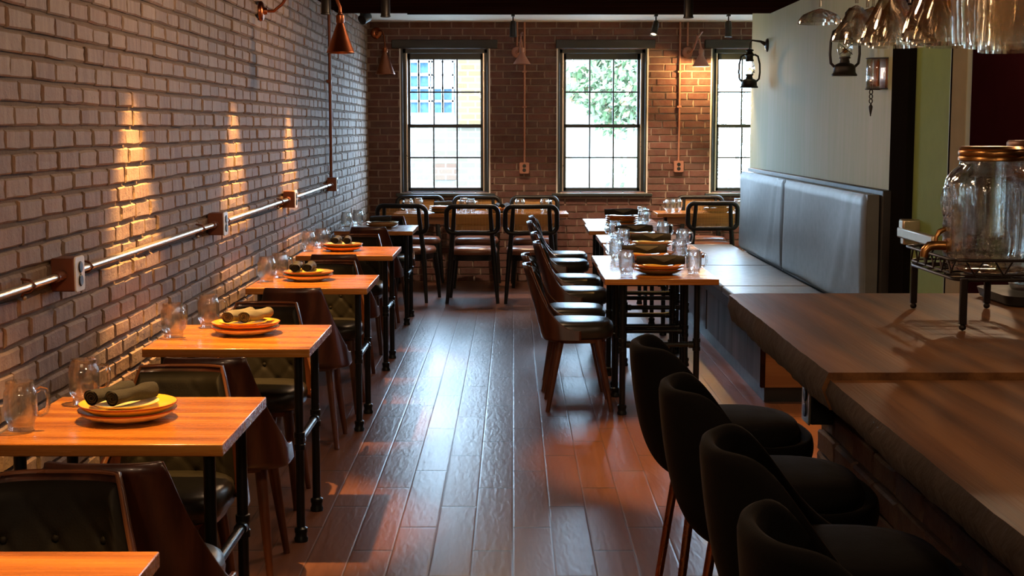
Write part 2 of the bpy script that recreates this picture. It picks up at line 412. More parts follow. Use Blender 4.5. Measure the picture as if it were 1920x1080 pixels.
# right side : plastered wall beside the bench, door, maroon wall, alcove at the back
struct(MB().box(XR, XR + 0.18, 8.05, 12.85, 0, 2.8).build('wall_right', 'sage', bevel=0.004))
struct(MB().box(XR + 0.18, XA, 12.67, 12.85, 0, 2.8).build('wall_alcove_front', 'sage', flat=True))
struct(MB().box(XA, XA + 0.2, 12.6, YB + 0.3, 0, 2.8).build('wall_alcove_right', 'sage', flat=True))
struct(MB().box(XR, XR + 0.18, YN, 6.67, 0, 2.8).build('wall_right_front', 'maroon', flat=True))
struct(MB().box(XR, XR + 0.18, 6.67, 8.05, 2.25, 2.8).build('wall_right_door_head', 'maroon', flat=True))
struct(MB().box(XL - 0.2, XR + 0.2, YN - 0.2, YN, 0, 2.8).build('wall_front', 'maroon', flat=True))
struct(MB().box(XR - 0.014, XR + 0.1, 6.705, 6.925, 0, 2.3).build('trim_2', 'beige', bevel=0.004))
struct(MB().box(XR - 0.004, XR + 0.16, 8.035, 8.056, 0, 2.5).build('trim_3', 'paleg', bevel=0.002))

d1 = senv('door_1')
MB().box(XR - 0.012, XR + 0.14, 7.70, 8.035, 0, 2.25).box(XR - 0.004, XR + 0.14, 6.945, 6.985, 0, 2.25).box(XR - 0.004, XR + 0.14, 6.945, 8.0, 2.17, 2.25).build('door_frame', 'matteblack', d1, bevel=0.004)
MB().box(XR + 0.03, XR + 0.12, 7.012, 7.70, 0.01, 2.17).build('door_leaf', 'doorgreen', d1, bevel=0.003)
MB().box(XR + 0.004, XR + 0.075, 6.987, 7.012, 0.0, 2.17).build('door_stop', 'paleg', d1)
pb = MB().box(XR - 0.065, XR - 0.03, 7.0, 7.64, 0.965, 1.02).build('push_bar', 'aluminium', d1, bevel=0.008)
MB().box(XR - 0.06, XR + 0.075, 7.545, 7.63, 1.0, 1.065).build('bar_bracket', 'aluminium', d1, bevel=0.01)
MB().box(XR - 0.05, XR + 0.075, 7.56, 7.62, 0.93, 0.985).build('bar_bracket', 'aluminium', d1, bevel=0.006)

# windows : double hung, three by two panes in each sash
def window(k, a, b, c, d):
    w = senv(f'window_{k}'); y0 = YB + 0.045; fw = 0.05
    f = MB()
    f.box(a, a + fw, y0, y0 + 0.16, c, d).box(b - fw, b, y0, y0 + 0.16, c, d).box(a, b, y0, y0 + 0.16, d - 0.045, d).box(a, b, y0, y0 + 0.16, c, c + 0.02)
    f.box(a - 0.002, a + 0.02, YB - 0.004, y0, c, d).box(b - 0.02, b + 0.002, YB - 0.004, y0, c, d)
    f.build('window_frame', 'frame', w, bevel=0.003)
    ed = MB()
    ed.box(a - 0.012, a + 0.002, YB - 0.007, YB + 0.02, c, d).box(b - 0.002, b + 0.012, YB - 0.007, YB + 0.02, c, d)
    ed.build('caulk_edge', 'white_plate', w)
    tr = MB()
    for s in (a + fw, b - fw - 0.012): tr.box(s, s + 0.012, y0 + 0.005, y0 + 0.15, c + 0.02, d - 0.045)
    tr.build('sash_track', 'steel', w)
    mid = c + 0.675
    for nm, z0, z1, ys in (('lower_sash', c + 0.02, mid + 0.018, y0 + 0.03), ('upper_sash', mid - 0.018, d - 0.045, y0 + 0.085)):
        x0, x1 = a + fw + 0.006, b - fw - 0.006; st = 0.032; tp = 0.06 if nm[0] == 'u' else 0.032
        s = MB()
        s.box(x0, x0 + st, ys, ys + 0.035, z0, z1).box(x1 - st, x1, ys, ys + 0.035, z0, z1).box(x0, x1, ys, ys + 0.035, z1 - tp, z1).box(x0, x1, ys, ys + 0.035, z0, z0 + 0.034)
        gx0, gx1, gz0, gz1 = x0 + st, x1 - st, z0 + 0.034, z1 - tp
        for i in (1, 2):
            xx = gx0 + (gx1 - gx0) * i / 3; s.box(xx - 0.0075, xx + 0.0075, ys + 0.004, ys + 0.03, gz0, gz1)
        zz = (gz0 + gz1) / 2; s.box(gx0, gx1, ys + 0.004, ys + 0.03, zz - 0.0075, zz + 0.0075)
        so = s.build(nm, 'frame', w, bevel=0.0015)
        MB().box(gx0, gx1, ys + 0.015, ys + 0.018, gz0, gz1).build('glass', 'pane', so, flat=True)
    MB().box(a - 0.055, b + 0.06, YB - 0.045, YB + 0.05, c - 0.03, c).build('sill', 'frame', w, bevel=0.004)
    MB().box(a, b, YB - 0.02, y0 + 0.02, c, c + 0.006).build('sill_top', 'steel', w, bevel=0.001)
for k, q in enumerate(WIN): window(k + 1, *q)
for k, (a, b) in enumerate(((-1.21, -0.155), (0.426, 1.417), (1.911, 2.95))):
    struct(MB().box(a, b, YB - 0.045, YB + 0.05, 2.338, 2.424).build(f'trim_{4 + k}', 'lintel', bevel=0.006))

# ------------------------------------------------------------------ what stands outside
def outdoors():
    def brickm(name, c1, c2, mo, sc=1.0):
        m, t = newmat(name)
        v = t.coord('Object', (1, 1, 1)); sp = t.n('ShaderNodeSeparateXYZ', {0: v}); v2 = t.n('ShaderNodeCombineXYZ', {0: sp.outputs[0], 1: sp.outputs[2], 2: 0.0}).outputs[0]
        br = t.n('ShaderNodeTexBrick', {'Vector': v2, 'Color1': setc(c1), 'Color2': setc(c2), 'Mortar': setc(mo), 'Scale': sc, 'Mortar Size': 0.02, 'Brick Width': 0.42, 'Row Height': 0.17, 'Bias': 0.0})
        t.out(principled(t, color=br.outputs[0], rough=0.9)); return m
    ywall = brickm('yellow brick', (0.07, 0.040, 0.013), (0.082, 0.053, 0.022), (0.11, 0.09, 0.06))
    pwall = brickm('pale brick', (0.062, 0.046, 0.028), (0.075, 0.06, 0.042), (0.095, 0.085, 0.068))
    owall = brickm('orange brick', (0.06, 0.028, 0.015), (0.07, 0.042, 0.026), (0.095, 0.08, 0.064))
    wtrim = plain('white timber', (0.45, 0.455, 0.455), 0.6)
    bpane = plain('blue window glass', (0.03, 0.065, 0.105), 0.6, 0, 0.7, spec=0.1)
    b = thing('brick_building', 'pale brick building with white framed bay window seen through the window by the side wall', 'building', (0, 40, -4))
    MB().box(-8, 0.3, 0, 6, 0, 5.63).build('lower_wall', pwall, b, flat=True)
    MB().box(-8, -1.58, 0.4, 6, 5.63, 12).build('bay_wall', wtrim, b, flat=True)
    MB().box(-1.58, 0.3, -0.15, 6, 5.63, 12).build('pier', ywall, b, flat=True)
    MB().box(-2.2, -1.6, -0.04, 0.05, 4.1, 4.55).build('brick_patch', owall, b, flat=True)
    fr = MB(); fo_p = []
    cols = [(-2.93, -2.68), (-2.62, -2.38), (-2.25, -2.0), (-1.96, -1.72)]; rws = [(5.97, 6.27), (6.34, 6.64), (6.72, 7.0), (7.1, 7.37)]
    for (x0, x1) in cols: fr.box(x0 - 0.05, x0, 0.25, 0.42, 5.9, 7.5).box(x1, x1 + 0.05, 0.25, 0.42, 5.9, 7.5)
    for (z0, z1) in rws: fr.box(-3.0, -1.65, 0.25, 0.42, z1, z1 + 0.06)
    fr.box(-3.0, -1.65, 0.2, 0.42, 5.88, 5.97)
    fo = fr.build('bay_window_frame', wtrim, b, flat=True)
    for i, (x0, x1) in enumerate(cols):
        for j, (z0, z1) in enumerate(rws):
            if j > 1 and i > 1: continue
            MB().box(x0, x1, 0.33, 0.43, z0, z1).build('pane', bpane, fo, flat=True)
    # the white house wall beyond the second window
    h = thing('white_house', 'white walled house half hidden by trees behind the middle window', 'building', (2.1, 48, -4))
    hw = plain('white wall', (0.45, 0.44, 0.40), 0.9)
    MB().box(-1.6, 4.2, 0, 5, 0, 6.0).build('wall', hw, h, flat=True)
    MB().loft([[Vector((-1.8, y, 6.0)), Vector((4.4, y, 6.0)), Vector((2.6, y, 7.2)), Vector((-0.4, y, 7.0))] for y in (-0.3, 5.3)]).build('roof', plain('pale roof', (0.36, 0.34, 0.30), 0.9), h, flat=True)
    g = plain('outside ground', (0.25, 0.25, 0.23), 0.9)
    struct(MB().box(-40, 40, 14.9, 120, -4.3, -4).build('ground', g, flat=True))
    def tree(x, y, z, rx, rz_, n, col, label, seed):
        rg = random.Random(seed); t = thing('street_tree', label, 'tree', (x, y, -4))
        mm, tt = newmat('leaves'); gg = tt.n('ShaderNodeNewGeometry')
        tt.out(principled(tt, color=tt.ramp(gg.outputs['Random Per Island'], col), rough=0.7))
        mb = MB()
        for i in range(n):
            a = rg.uniform(0, 2 * PI); u = rg.uniform(-1, 1); rr = rg.uniform(0.25, 1.0) ** 0.5
            lump = 1 + 0.22 * math.sin(3 * a + seed) * math.cos(4 * u)
            c = Vector((rx * rr * lump * math.sqrt(1 - u * u) * math.cos(a), rx * 0.7 * rr * math.sqrt(1 - u * u) * math.sin(a), z + 4 + rz_ * rr * lump * u))
            e1 = Vector((rg.gauss(0, 1), rg.gauss(0, 1), rg.gauss(0, 1))).normalized(); e2 = e1.orthogonal().normalized()
            s = rg.uniform(0.06, 0.13)
            mb.add([c - e1 * s, c + e2 * s * 0.6, c + e1 * s, c - e2 * s * 0.6], [(0, 1, 2, 3)])
        mb.build('foliage', mm, t, flat=True)
        MB().tube([(0, 0, 0), (0.05, 0, (z + 4) * 0.6), (0, 0, z + 4)], [0.16, 0.11, 0.05]).build('trunk', plain('bark', (0.2, 0.15, 0.1), 0.9), t)
    gr = [(0, (0.07, 0.12, 0.045)), (0.55, (0.12, 0.17, 0.08)), (0.85, (0.19, 0.2, 0.12)), (1, (0.24, 0.145, 0.07))]
    gy = [(0, (0.11, 0.14, 0.075)), (0.6, (0.20, 0.20, 0.125)), (1, (0.26, 0.18, 0.09))]
    tree(2.45, 30, 2.5, 1.25, 1.15, 2600, gr, 'green leafed tree filling the upper panes of the middle window', 5)
    tree(1.35, 36, 3.2, 1.0, 1.0, 900, gy, 'thin yellow green tree behind the middle window, beside the leafy one', 8)
    tree(3.2, 33, -0.2, 1.5, 1.2, 900, gy, 'low autumn bush below the trees outside the middle window', 11)
    tree(6.6, 42, 1.0, 1.6, 1.8, 500, gy, 'sparse pale tree outside the window beside the plastered wall', 13)
outdoors()
# ------------------------------------------------------------------ tufted barrel chair (faces +y)
def barrel_chair():
    t = thing('dining_chair', 'x', 'chair')
    # plan of the bent ply shell at seat height: left tip -> back -> right tip
    A, B, n = 0.238, 0.155, 2.6
    path = [Vector((-A, -0.025 - 0.085 * i / 4, 0)) for i in range(4)]
    for i in range(25):
        a = PI * (-0.5 + i / 24.0)
        path.append(Vector((A * math.copysign(abs(math.sin(a)) ** (2 / n), a), -0.11 - B * abs(math.cos(a)) ** (2 / n) * 0.8, 0)))
    path += [Vector((A, -0.11 + 0.085 * i / 3, 0)) for i in range(1, 4)]
    acc = [0]
    for i in range(1, len(path)): acc.append(acc[-1] + (path[i] - path[i - 1]).length)
    T = acc[-1]
    def P(u):
        d = u * T
        for i in range(1, len(path)):
            if acc[i] >= d - 1e-9:
                k = (d - acc[i - 1]) / max(1e-9, acc[i] - acc[i - 1]); return path[i - 1].lerp(path[i], k)
        return path[-1].copy()
    H0, HT = 0.40, 0.80
    def top(u):
        s = abs(u - 0.5) * T
        if s < 0.168: return HT
        k = min(1, (s - 0.168) / (T / 2 - 0.168))
        return 0.455 + (HT - 0.455) * min(1 - 1.2 * k * k * 8 if k < .05 else 9, (1 - k) ** 3.0 * 1.04)
    def shell(u, z, inset=0.0):
        p = P(u); e = 0.004
        tg = (P(min(1, u + e)) - P(max(0, u - e))).normalized(); nin = Vector((-tg.y, tg.x, 0))
        if nin.y < -0.3: nin = -nin
        if abs(u - 0.5) > 0.3: nin = Vector((-math.copysign(1, p.x), 0, 0)) if abs(nin.x) > 0.5 else nin
        k = max(0, (z - H0) / (HT - H0))
        q = p + nin * inset
        back = max(0.0, min(1.0, (-0.02 - p.y) / 0.21))
        return Vector((q.x * (1 - 0.21 * k), q.y - 0.083 * k ** 1.15 * back - 0.02 * k * back, z))
    zlow = lambda u: H0 + 0.0
    mb = MB().grid(56, 14, lambda u, v: shell(u, zlow(u) + (top(u) - zlow(u)) * v))
    mb.build('shell', 'walnut', t, solid=0.013, offset=0.0, ang=60)
    # copper-brown piping along the shell's top edge
    MB().tube([shell(u / 60, top(u / 60) - 0.004, 0.009) for u in range(3, 58)], 0.0045, 6).build('edge_piping', 'piping', t)
    # tufted back pad
    U0, U1 = 0.5 - 0.198 / T, 0.5 + 0.198 / T
    def pad(u, v):
        uu = U0 + (U1 - U0) * u; z = 0.445 + (min(top(uu), HT) - 0.022 - 0.445) * v
        s = (u - 0.5) * 0.396
        ed = min(1.0, min(u, 1 - u) / 0.07) ; ev = min(1.0, min(v + 0.3, 1 - v) / 0.09)
        puff = (ed * (2 - ed)) ** 0.6 * (ev * (2 - ev)) ** 0.6
        q, r = s / 0.135, (z - 0.60) / 0.125
        a, b2 = (q + r) / 1.0 + 0.5, (q - r) / 1.0 + 0.5
        da, db = abs(a - round(a)), abs(b2 - round(b2))
        crease = math.exp(-(da / 0.07) ** 2) * 0.35 + math.exp(-(db / 0.07) ** 2) * 0.35 + math.exp(-((da * da + db * db) / 0.018)) * 0.55
        if z > 0.70: crease = math.exp(-(da / 0.06) ** 2) * 0.18 + math.exp(-(db / 0.06) ** 2) * 0.18
        return shell(uu, z, 0.008 + 0.036 * puff - 0.013 * crease * puff)
    po = MB().grid(40, 30, pad).build('back_pad', 'leather', t, ang=70)
    for (s, z) in ((0, 0.6625), (-0.135, 0.6625), (0.135, 0.6625), (-0.0675, 0.60), (0.0675, 0.60), (0, 0.5375)):
        uu = 0.5 + s / T
        MB().sphere(shell(uu, z, 0.031), 0.011, 8, 6).build('button', 'leather', po)
    # seat cushion
    def ring(w, y0, y1, z, nn=28, ex=3.4):
        cy, ry = (y0 + y1) / 2, (y1 - y0) / 2; out = []
        for i in range(nn):
            a = 2 * PI * i / nn; ca, sa = math.cos(a), math.sin(a); k = (abs(ca) ** ex + abs(sa) ** ex) ** (-1 / ex)
            fr = 1 - 0.05 * (sa * k)
            out.append(Vector((w * k * ca * fr, cy + ry * k * sa, z)))
        return out
    MB().loft([ring(0.186, -0.20, 0.145, 0.400), ring(0.198, -0.213, 0.160, 0.412), ring(0.202, -0.215, 0.165, 0.445), ring(0.197, -0.21, 0.16, 0.472), ring(0.178, -0.19, 0.14, 0.487), ring(0.11, -0.12, 0.08, 0.493), ring(0.03, -0.03, 0.01, 0.494)]).build('seat', 'seatleather', t, ang=60)
    MB().loft([ring(0.175, -0.19, 0.12, 0.378), ring(0.185, -0.20, 0.13, 0.40)]).build('seat_rail', 'walnut_leg', t)
    for sx in (-1, 1):
        for (y0, y1) in ((0.07, 0.145), (-0.135, -0.205)):
            MB().tube([(sx * 0.145, y0, 0.395), (sx * 0.165, (y0 + y1) / 2, 0.2), (sx * 0.185, y1, 0.0)], [0.022, 0.0175, 0.0115], 12).build('leg', 'walnut_leg', t)
    return Proto(t)
CH = barrel_chair()

# ------------------------------------------------------------------ black framed cane chair (faces +y)
def cane_chair():
    t = thing('cane_back_chair', 'x', 'chair')
    def ring(w0, w1, y0, y1, z, ex=3.0, nn=28):
        cy, ry = (y0 + y1) / 2, (y1 - y0) / 2; out = []
        for i in range(nn):
            a = 2 * PI * i / nn; ca, sa = math.cos(a), math.sin(a); k = (abs(ca) ** ex + abs(sa) ** ex) ** (-1 / ex)
            w = w0 + (w1 - w0) * (sa * k + 1) / 2; out.append(Vector((w * k * ca, cy + ry * k * sa, z)))
        return out
    MB().loft([ring(.19, .205, -.2, .2, .425), ring(.205, .222, -.215, .215, .435), ring(.208, .226, -.218, .22, .458), ring(.195, .212, -.205, .205, .482), ring(.12, .13, -.12, .12, .49), ring(.03, .03, -.03, .03, .491)]).build('seat', 'vinyl', t, ang=60)
    MB().loft([ring(.185, .20, -.2, .195, .375), ring(.19, .205, -.205, .2, .427)]).build('seat_frame', 'blackwood', t)
    for sx in (-1, 1):
        MB().tube([(sx * .178, .165, .42), (sx * .2, .185, .2), (sx * .212, .2, 0)], [.026, .022, .015], 10).build('front_leg', 'blackwood', t)
        MB().tube([(sx * .225, -.245, 0), (sx * .205, -.222, .25), (sx * .188, -.208, .45), (sx * .168, -.232, .68), (sx * .158, -.262, .86)], [.015, .021, .024, .02, .017], 10).build('rear_leg', 'blackwood', t)
    out = []
    for (x, z) in rrect(.455, .235, .06, 6):
        zz = .745 + z; out.append((x, -.238 - (zz - .6) * .12 + (x / .24) ** 2 * .022, zz))
    MB().tube(out, .0215, 10, closed=True).build('back_frame', 'blackwood', t)
    def cp(u, v):
        x = (u - .5) * .43; zz = .745 + (v - .5) * .21
        return Vector((x, -.236 - (zz - .6) * .12 + (x / .24) ** 2 * .022, zz))
    MB().grid(8, 4, cp).build('cane_panel', 'cane', t)
    return Proto(t)
CC = cane_chair()

# ------------------------------------------------------------------ velvet bar stool (faces +y)
def stool():
    t = thing('bar_stool', 'x', 'stool')
    def S(u, v):
        a = 2 * PI * u                    # 0 = front
        ca, sa = math.cos(a), math.sin(a)
        back = max(0.0, -ca)              # 1 at the back
        k = (abs(ca) ** 2.5 + abs(sa) ** 2.5) ** (-1 / 2.5)
        b = max(0.0, min(1.0, (0.30 - ca) / 1.0)); b = b * b * (3 - 2 * b)
        fy = 0.165 if ca > 0 else 0.205
        rim = Vector((0.215 * k * sa * (1 - 0.22 * b * b), fy * k * ca - 0.055 * b, 0.728 + 0.252 * b ** 1.6))
        low = Vector((0.18 * k * sa, 0.85 * fy * k * ca, 0.655)); mid = Vector((0.232 * k * sa, (fy + .015) * k * ca - 0.02 * b, 0.685))
        if v < 0.35:
            q = v / 0.35; return Vector((low.x * q, low.y * q, 0.645 + 0.010 * q * q))
        q = (v - 0.35) / 0.65
        return low * (1 - q) ** 2 + mid * 2 * q * (1 - q) + rim * q * q
    mb = MB().grid(48, 20, S, closed_u=True)
    mb.build('shell', 'velvet', t, solid=0.032, offset=1.0, ang=80, sub=1)
    def ring(r, z, yo=0.0):
        return [Vector((0.215 * r * math.copysign(abs(math.sin(a)) ** 0.8, math.sin(a)), yo + 0.18 * r * math.copysign(abs(math.cos(a)) ** 0.8, math.cos(a)), z)) for a in (2 * PI * i / 32 for i in range(32))]
    MB().loft([ring(.8, .70), ring(.92, .715), ring(.94, .74), ring(.88, .765), ring(.6, .778), ring(.1, .78)]).build('seat_cushion', 'velvet', t, ang=80)
    for sx in (-1, 1):
        for (y0, y1) in ((.13, .215), (-.13, -.215)):
            MB().tube([(sx * .13, y0, .655), (sx * .205, y1, 0.0)], [.0125, .0105], 12).build('leg', 'bronze_leg', t)
    zz = .25; f = (0.655 - zz) / .655; hx = .13 + .075 * f; hy = .13 + .085 * f
    MB().tube([(-hx, -hy, zz), (hx, -hy, zz), (hx, hy, zz), (-hx, hy, zz)], .008, 8, closed=True).build('footrest', 'bronze_leg', t)
    return Proto(t)
ST = stool()

# ------------------------------------------------------------------ pipe legged cafe table; rails run along y
def pipe_table(name, label, loc, sx, sy, group, rails='y'):
    t = thing(name, label, 'table', loc, 0, group)
    MB().box(-sx / 2, sx / 2, -sy / 2, sy / 2, .718, .75).build('tabletop', 'table', t, bevel=.003)
    ix, iy = (sx / 2 - .058, sy / 2 - .105) if rails == 'y' else (sx / 2 - .105, sy / 2 - .09)
    for a in (-1, 1):
        for b in (-1, 1):
            MB().lathe([(.026, 0), (.027, .012), (.0225, .02), (.0225, .032), (.025, .036), (.025, .05), (.0165, .056), (.0165, .35), (.0215, .352), (.0215, .372), (.019, .374), (.019, .396), (.0215, .398), (.0215, .418), (.0165, .42), (.0165, .708), (.045, .71), (.045, .7185)], 16, (a * ix, b * iy, 0)).build('leg', 'pipe', t)
    for a in (-1, 1):
        if rails == 'y': p = [(a * ix, -iy + .018, .385), (a * ix, iy - .018, .385)]
        else: p = [(-ix + .018, a * iy, .385), (ix - .018, a * iy, .385)]
        d = (Vector(p[1]) - Vector(p[0])).normalized() * .025
        MB().tube(p, .0145, 12).tube([Vector(p[0]), Vector(p[0]) + d], .0195, 12).tube([Vector(p[1]) - d, Vector(p[1])], .0195, 12).build('rail', 'pipe', t)
    return t

ordw = ['nearest', 'second', 'third', 'fourth', 'fifth', 'sixth']
TLn = ['the wall table cut off at the lower photo edge', 'the second brick wall table', 'the third brick wall table', 'the fourth brick wall table', 'the fifth brick wall table', 'the farthest brick wall table']
TL = [(-.978, 2.30, .65), (-1.045, 3.863, .645), (-1.048, 5.433, .64), (-1.04, 7.41, .66), (-1.065, 9.255, .70), (-1.09, 11.39, .70)]
for k, (x, y, d) in enumerate(TL):
    lab = ['oak topped pipe leg table cut off by the lower left photo edge', 'oak topped pipe leg table, second along the brick side wall from the camera',
           'oak topped pipe leg table, third along the brick side wall from the camera', 'oak topped pipe leg table, fourth along the brick side wall from the camera',
           'oak topped pipe leg table, fifth along the brick side wall from the camera', 'oak topped pipe leg table, last and farthest along the brick side wall'][k]
    pipe_table('dining_table', lab, (x, y, 0), .612, d, 'tables along the brick wall')
TRn = ['the closest bench side table', 'the second bench side table', 'the third bench side table', 'the fourth bench side table', 'the fifth bench side table', 'the farthest bench side table']
TR = [(.793, 7.862, .70), (.80, 8.565, .70), (.928, 9.455, .70), (.928, 10.30, .74), (.90, 11.45, .74), (.92, 12.21, .74)]
for k, (x, y, d) in enumerate(TR):
    pipe_table('dining_table', 'small pipe leg table in front of the grey bench, ' + ['closest to the bar counter', 'second from the bar end', 'third from the bar end', 'fourth from the bar end', 'fifth from the bar end', 'last and farthest from the bar'][k],
               (x, y, 0), .61, d, 'tables along the bench', 'x')

# chairs along the brick wall: one with its back to the camera, one facing it, at each table
GA = 'tufted barrel chairs at the wall tables'
for (x, y, face, lab) in [
    (-.995, 2.74, -1, 'tufted dark leather chair facing the camera behind the table at the lower photo edge'),
    (-.925, 3.45, 1, 'walnut backed chair in front of the second brick wall table, back to camera'),
    (-1.055, 4.15, -1, 'tufted dark leather chair facing the camera behind the second brick wall table'),
    (-1.015, 4.92, 1, 'walnut backed chair in front of the third brick wall table, back to camera'),
    (-1.07, 5.80, -1, 'tufted dark leather chair facing the camera behind the third brick wall table'),
    (-1.04, 6.96, 1, 'walnut backed chair in front of the fourth brick wall table, back to camera'),
    (-1.035, 7.75, -1, 'tufted dark leather chair facing the camera behind the fourth brick wall table'),
    (-1.07, 8.75, 1, 'walnut backed chair in front of the fifth brick wall table, back to camera'),
    (-1.09, 9.77, -1, 'tufted dark leather chair facing the camera behind the fifth brick wall table'),
    (-1.10, 11.10, 1, 'walnut backed chair in front of the farthest brick wall table, back to camera'),
    (-1.07, 11.86, -1, 'tufted dark leather chair facing the camera behind the farthest brick wall table')]:
    CH.put((x, y, 0), 0 if face > 0 else PI, lab, GA)
GB = 'barrel chairs facing the bench'
for (x, y, rz, k) in [(.395, 7.855, 0, 0), (.39, 8.46, -2, 1), (.475, 9.39, 1, 2), (.47, 10.22, -1, 3), (.45, 11.45, 2, 4), (.475, 12.16, 0, 5)]:
    CH.put((x, y, 0), -PI / 2 + R(rz), 'walnut shell chair seen side on at the aisle, ' + ['closest to the bar stools', 'second from the bar stools', 'third from the bar stools', 'fourth from the bar stools', 'fifth from the bar stools', 'farthest from the bar stools'][k], GB)
# cane chairs at the back
GC = 'black framed cane chairs at the back tables'
for (x, y, rz, lab) in [
    (-.93, 12.83, R(-14), 'black framed cane chair turned slightly, front row of the long table, nearest the brick wall'),
    (-.36, 12.75, 0, 'black framed cane chair in the middle of the front row at the long window table'),
    (.155, 12.74, R(1), 'black framed cane chair at the aisle end of the front row, long window table'),
    (-.93, 13.93, PI, 'cane chair against the window wall behind the long table, under the first window'),
    (-.36, 13.93, PI, 'cane chair against the window wall behind the middle of the long table'),
    (.215, 13.93, PI, 'cane chair against the window wall behind the long table, between the two full windows'),
    (1.84, 13.30, 0, 'black framed cane chair behind the end of the bench, back to the camera'),
    (1.87, 13.96, PI, 'cane chair against the window wall behind the corner table past the bench')]:
    CC.put((x, y, 0), rz, lab, GC)
# bar stools
for (x, y, k) in [(.606, 3.80, 0), (.621, 3.17, 1), (.636, 2.57, 2), (.622, 2.03, 3)]:
    ST.put((x, y, 0), -PI / 2 + R([2, 0, -3, 4][k]), ['black velvet bar stool farthest along the counter, nearest the bench', 'black velvet bar stool second from the bench end of the counter', 'black velvet bar stool third from the bench end of the counter', 'black velvet bar stool closest to the camera at the photo edge'][k], 'velvet bar stools at the counter')

# long table under the windows and the corner table
def plank_table(name, label, x0, x1, y0, y1, z):
    t = thing(name, label, 'table', ((x0 + x1) / 2, (y0 + y1) / 2, 0)); a, b = (x1 - x0) / 2, (y1 - y0) / 2
    MB().box(-a, a, -b, b, z - .035, z).build('tabletop', 'table', t, bevel=.003)
    MB().box(-a + .1, a - .1, -b + .06, -b + .085, z - .1, z - .035).box(-a + .1, a - .1, b - .085, b - .06, z - .1, z - .035).build('apron', 'endwood', t, bevel=.002)
    for sx in (-1, 1):
        for sy in (-1, 1):
            MB().tube([(sx * (a - .13), sy * (b - .09), z - .035), (sx * (a - .1), sy * (b - .075), 0)], [.026, .016], 10).build('leg', 'blackwood', t)
    return t
plank_table('long_table', 'long wooden table set for six under the first window', -1.12, .515, 13.22, 13.72, .755)
plank_table('corner_table', 'wooden table in the corner past the bench, under the third window', 1.35, 2.75, 13.26, 13.74, .755)

# ------------------------------------------------------------------ banquette
bq = thing('banquette', 'built in grey leather bench with weathered board front along the plastered wall', 'bench', (0, 0, 0))
Y0, Y1 = 7.94, 12.84
ps = MB()
edges = [7.94, 8.5, 9.1, 9.7, 10.3, 10.38, 11.0, 11.6, 12.2, 12.84]
for i in range(len(edges) - 1):
    if abs(edges[i] - 10.3) < .01: continue
    o = MB().box(1.418, 1.44, edges[i] + .004, edges[i + 1] - .004, .085, .385).build('front_board', 'ropewood', bq, bevel=.002)
MB().box(1.412, 1.44, 10.303, 10.377, .085, .385).box(1.40, 1.46, Y0 + .02, Y1, .385, .455).build('front_rail', 'benchedge', bq, bevel=.002)
MB().box(1.44, XR - .005, Y0 + .03, Y1, .085, .44).build('box_frame', 'benchedge', bq)
MB().box(1.43, XR - .004, Y0 + .02, Y1, 0, .085).build('plinth', 'black', bq)
MB().box(1.42, XR - .006, Y0, Y0 + .028, .085, .445).build('end_board', 'endwood', bq, bevel=.002)
MB().box(1.405, 1.43, Y0 - .004, Y0 + .03, .085, .445).build('corner_post', 'darkwood', bq, bevel=.002)
for (a, b) in ((Y0, 9.42), (9.426, 10.86), (10.866, Y1)):
    MB().box(1.395, 1.985, a + .002, b - .002, .45, .502).build('seat_cushion', 'bench', bq, bevel=.014, seg=3)
def cushion(y0, y1, x0, x1, z0, z1, seed):
    rg = random.Random(seed); mb = MB(); ny, nz = 50, 20
    def fp(u, v):
        y, z = y0 + (y1 - y0) * u, z0 + (z1 - z0) * v
        e = min(1, min(u * (y1 - y0), (1 - u) * (y1 - y0)) / .025); f = min(1, min(v, 1 - v) * (z1 - z0) / .025)
        r = (1 - e) ** 2 * .02 + (1 - f) ** 2 * .02
        wr = .0035 * math.sin(9 * u + 5 * v + seed) + .005 * math.exp(-((u - .12 - .1 * (1 - v)) / .02) ** 2) * (v > .2) + .006 * math.exp(-((u - .8 + .09 * v) / .018) ** 2) * v - .004 * math.exp(-((u - .16 - .16 * (1 - v)) / .03) ** 2)
        return Vector((x0 + r + wr, y, z))
    mb.grid(ny, nz, fp)
    mb.box(x0 + .019, x1, y0 + .001, y1 - .001, z0, z1 - .001)
    return mb
for i, (a, b) in enumerate(((8.03, 10.46), (10.475, 12.47))):
    cushion(a, b, 1.985, 2.072, .50, 1.175, i + 1).build('back_cushion', 'bench', bq, ang=50)
MB().box(2.078, XR - .005, 7.98, 12.6, .45, 1.20).build('back_board', 'benchedge', bq, bevel=.004)

